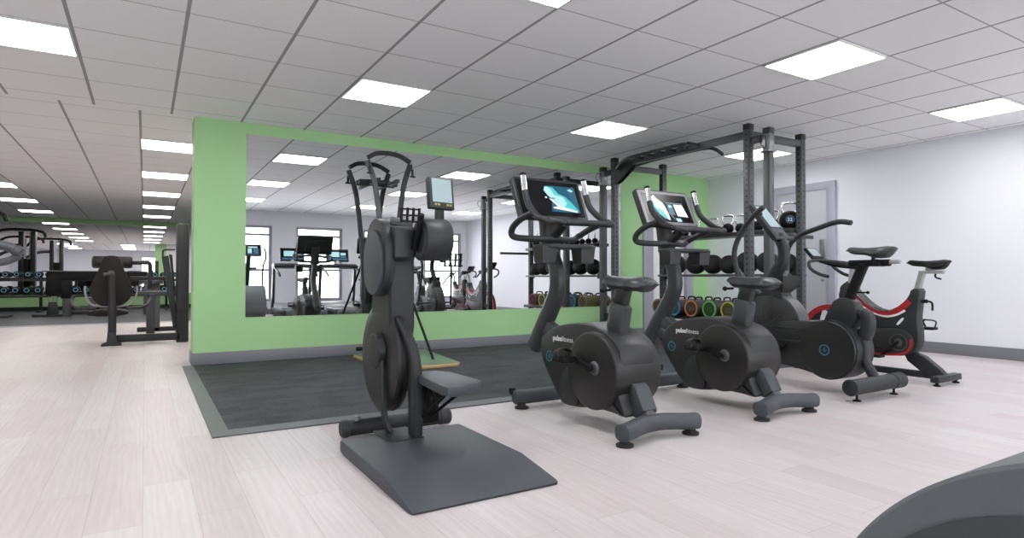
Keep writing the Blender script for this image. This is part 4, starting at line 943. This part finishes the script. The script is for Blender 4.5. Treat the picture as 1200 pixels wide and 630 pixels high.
def grey_post_machine():
    t = thing('bench_machine', 'grey post machine with flat pad standing behind the brown leg machine', 'strength machine', (.15, 11.2, 0))
    MB().box(.085, .21, 11.1, 11.22, .0, .75, .01).obj('post', MGREY, t)
    MB().prism(chaik([(-.08, 10.95), (.25, 10.95), (.25, 11.5), (-.08, 11.5)], 1), 'z', .752, .81, .012).obj('pad', GREYD, t)
    MB().box(-.2, .40, 11.12, 11.2, .81, .87, .01).obj('bar_support', CHAR, t)
    MB().tube([(-.15, 11.15, .84), (.45, 11.15, .84)], .02, n=10, k=1).obj('handle', SILVER, t)
    MB().box(-.1, .45, 11.1, 11.2, .0, .07, .01).obj('base_foot', CHAR, t)
grey_post_machine()
def black_frame():
    t = thing('multi_station_frame', 'black low frame machine with wide crossbeam in front of the dumbbell rack', 'strength machine', (-1.2, 16.4, 0))
    MB().prismy([(-1.83, .50), (-1.80, .98), (-1.50, .98), (-1.55, .50), (-1.60, .45), (-1.78, .45)], 16.25, 16.60, .01).obj('pulley_housing', BLACK, t)
    MB().box(-1.88, -1.45, 16.22, 16.62, .975, 1.0, .006).obj('top_plate', MGREY, t)
    MB().box(-1.55, .05, 16.20, 16.40, .79, .98, .012).obj('crossbeam', BLACK, t)
    MB().box(-1.56, .06, 16.18, 16.42, .975, .995, .006).obj('beam_top', MGREY, t)
    MB().box(-1.545, -1.37, 16.20, 16.40, .40, .80, .01).obj('side_panel', BLACK, t)
    MB().box(-1.52, -1.37, 16.22, 16.38, .0, .60, .008).obj('leg', MGREY, t)
    MB().box(-.02, .12, 16.22, 16.38, .0, .80, .008).obj('leg', MGREY, t)
    MB().box(-1.06, -.93, 16.3, 16.45, .0, .40, .008).obj('leg', MGREY, t)
    g = MB()
    for xx in (-1.77, -1.70, -1.63): g.cyl((xx, 16.4, .06), (xx, 16.4, .5), .012, n=8)
    g.obj('guide_rods', SILVER, t)
    MB().prismy([(-1.80, .05), (-1.60, .05), (-1.63, .32), (-1.77, .32)], 16.3, 16.5, .01).obj('weight_stack', CHAR, t)
    MB().box(-2.05, -1.4, 16.3, 16.5, .006, .06, .008).box(-1.4, -.9, 16.3, 16.4, .04, .12, .008).obj('base_foot', CHAR, t)
black_frame()
# tubular arm machine at the left frame edge
t = thing('tube_arm_machine', 'grey bent tube arms of a machine cut off by the left frame edge', 'strength machine', (-1.3, 6.0, 0))
MB().tube([(-1.35, 6.0, 1.13), (-1.10, 6.0, 1.115), (-.92, 6.0, 1.09), (-.85, 6.0, 1.05), (-.835, 6.0, 1.02)], .036, n=18, k=6).obj('upper_arm', MGREY, t)
MB().tube([(-1.35, 6.02, .955), (-1.10, 6.02, .950), (-.95, 6.02, .965), (-.87, 6.02, .995), (-.838, 6.01, 1.03)], .030, n=18, k=6).obj('lower_arm', MGREY, t)
MB().tube([(-.865, 6.0, 1.07), (-.825, 6.0, 1.035)], .044, n=18, k=1).obj('collar', MGREY, t)
MB().box(-1.45, -1.33, 5.94, 6.08, 0, 1.5, .01).box(-1.7, -1.2, 5.8, 6.2, 0, .06, .01).obj('upright', CHAR, t)

# dumbbell racks and dumbbells
def db_rack(x0, x1, label):
    t = thing('dumbbell_rack', label, 'dumbbell rack', ((x0+x1)/2, 18.6, 0), 'dumbbell racks')
    for z, y in ((.40, 18.45), (.79, 18.60)):
        MB().box(x0, x1, y, y+.05, z-.03, z+.02, .004).box(x0, x1, y+.22, y+.27, z+.02, z+.06, .004).obj('shelf', RACKD, t)
    for x in (x0+.25, x1-.25):
        MB().box(x-.03, x+.03, 18.885, 18.96, 0, 1.0, .005).box(x-.03, x+.03, 18.4, 18.96, .0, .05, .005).obj('rack_leg', RACKD, t)
db_rack(-4.4, -1.95, 'two-tier black dumbbell rack at the left under the end wall mirror')
db_rack(-1.85, .75, 'two-tier black dumbbell rack behind the low black frame machine')
db = None
row = {0: 'bottom', 1: 'top'}
n_ = 0
for r_ in (0, 1):
    for k in range(24):
        x = -4.28+.212*k
        x += .06 if x > -1.95 else -.05
        z, y = ((.53, 18.57), (.905, 18.72))[r_]
        rr = .084 if r_ == 0 else .074
        z = (.40 if r_ == 0 else .79)+.064+rr
        lab = 'blue-ended dumbbell on the %s rack tier, number %d counted from the left' % (row[r_], k+1)
        lab = 'round blue-ended dumbbell, %s tier of the far rack' % row[r_]
        t = thing('dumbbell', lab, 'dumbbell', (x, y, z), 'dumbbells on the %s tier' % row[r_])
        if k == 0:
            hd = [MB().lathe([(-.045, 0), (-.045, rr*.85), (-.038, rr), (.038, rr), (.045, rr*.85), (.045, 0)], (x, y+e, z), 'y', 20).obj('weight', BLACK, t) for e in (-.085, .085)]
            b = MB().cyl((x, y-.06, z), (x, y+.06, z), .015, n=10).obj('grip', CHROME, t)
            
            rg = MB().annulus((x, z), rr*.42, rr*.66, y-.1335, y-.129, n=24, ax='y').obj('end_plate', LBLUE, t)
            proto = (*hd, b, rg)
        else:
            for s_ in proto:
                c_ = s_.copy(); COL.objects.link(c_); c_.parent = t; c_.location = (0, 0, 0)
# reflected cable stations (real machines standing outside the frame)
def cable_tower(x, y, label):
    t = thing('cable_machine', label, 'cable machine', (x, y, 0), 'cable machines')
    MB().box(x-.20, x-.08, y-.15, y+.15, 0, 2.2, .01).box(x+.08, x+.20, y-.15, y+.15, 0, 2.2, .01).obj('upright', CHAR, t)
    MB().box(x-.08, x+.08, y-.05, y+.05, .1, 1.4, .005).obj('weight_stack', BLACK, t)
    MB().tube([(x-.9, y, 1.95), (x-.6, y, 2.22), (x, y, 2.26), (x+.35, y, 2.20), (x+.42, y, 2.05)], .04, n=12, k=5).obj('top_arm', CHAR, t)
    MB().tube([(x-.9, y, 1.55), (x-.55, y, 1.75), (x-.15, y, 1.8)], .05, n=12, k=5).obj('lower_arm', MGREY, t)
    MB().box(x-.6, x+.5, y-.35, y+.35, 0, .06, .01).obj('base', CHAR, t)
    MB().cyl((x+.02, y-.17, .1), (x+.02, y-.17, 2.2), .008, n=8).obj('cable', SILVER, t)
cable_tower(-2.95, 16.6, 'cable machine whose reflection stands above the dumbbells at the far left')
cable_tower(-2.75, 11.7, 'second cable machine reflected in the end wall mirror, nearer the centre')
cable_tower(-3.45, 12.6, 'third cable machine reflected at the left in the end wall mirror')

# ------------------------------------------------------------------ world, camera
w = bpy.data.worlds.new('daylight'); S.world = w; w.use_nodes = True
w.node_tree.nodes['Background'].inputs[0].default_value = (0.93, 0.96, 1.0, 1); w.node_tree.nodes['Background'].inputs[1].default_value = 6.5
cam = bpy.data.cameras.new('camera'); co = bpy.data.objects.new('camera', cam); COL.objects.link(co)
cam.sensor_fit = 'HORIZONTAL'; cam.sensor_width = 36; cam.lens = 709.7/1200*36; cam.clip_start = .02; cam.clip_end = 200
co.location = (0, 0, .8455); co.rotation_euler = (PI/2+.0145, 0, -.54499)
S.camera = co
S.view_settings.view_transform = 'Standard'; S.view_settings.look = 'None'; S.view_settings.gamma = 1; S.view_settings.use_curve_mapping = False
S.view_settings.exposure = 0.80
S.cycles.max_bounces = 10; S.cycles.diffuse_bounces = 5; S.cycles.glossy_bounces = 5; S.cycles.use_denoising = True
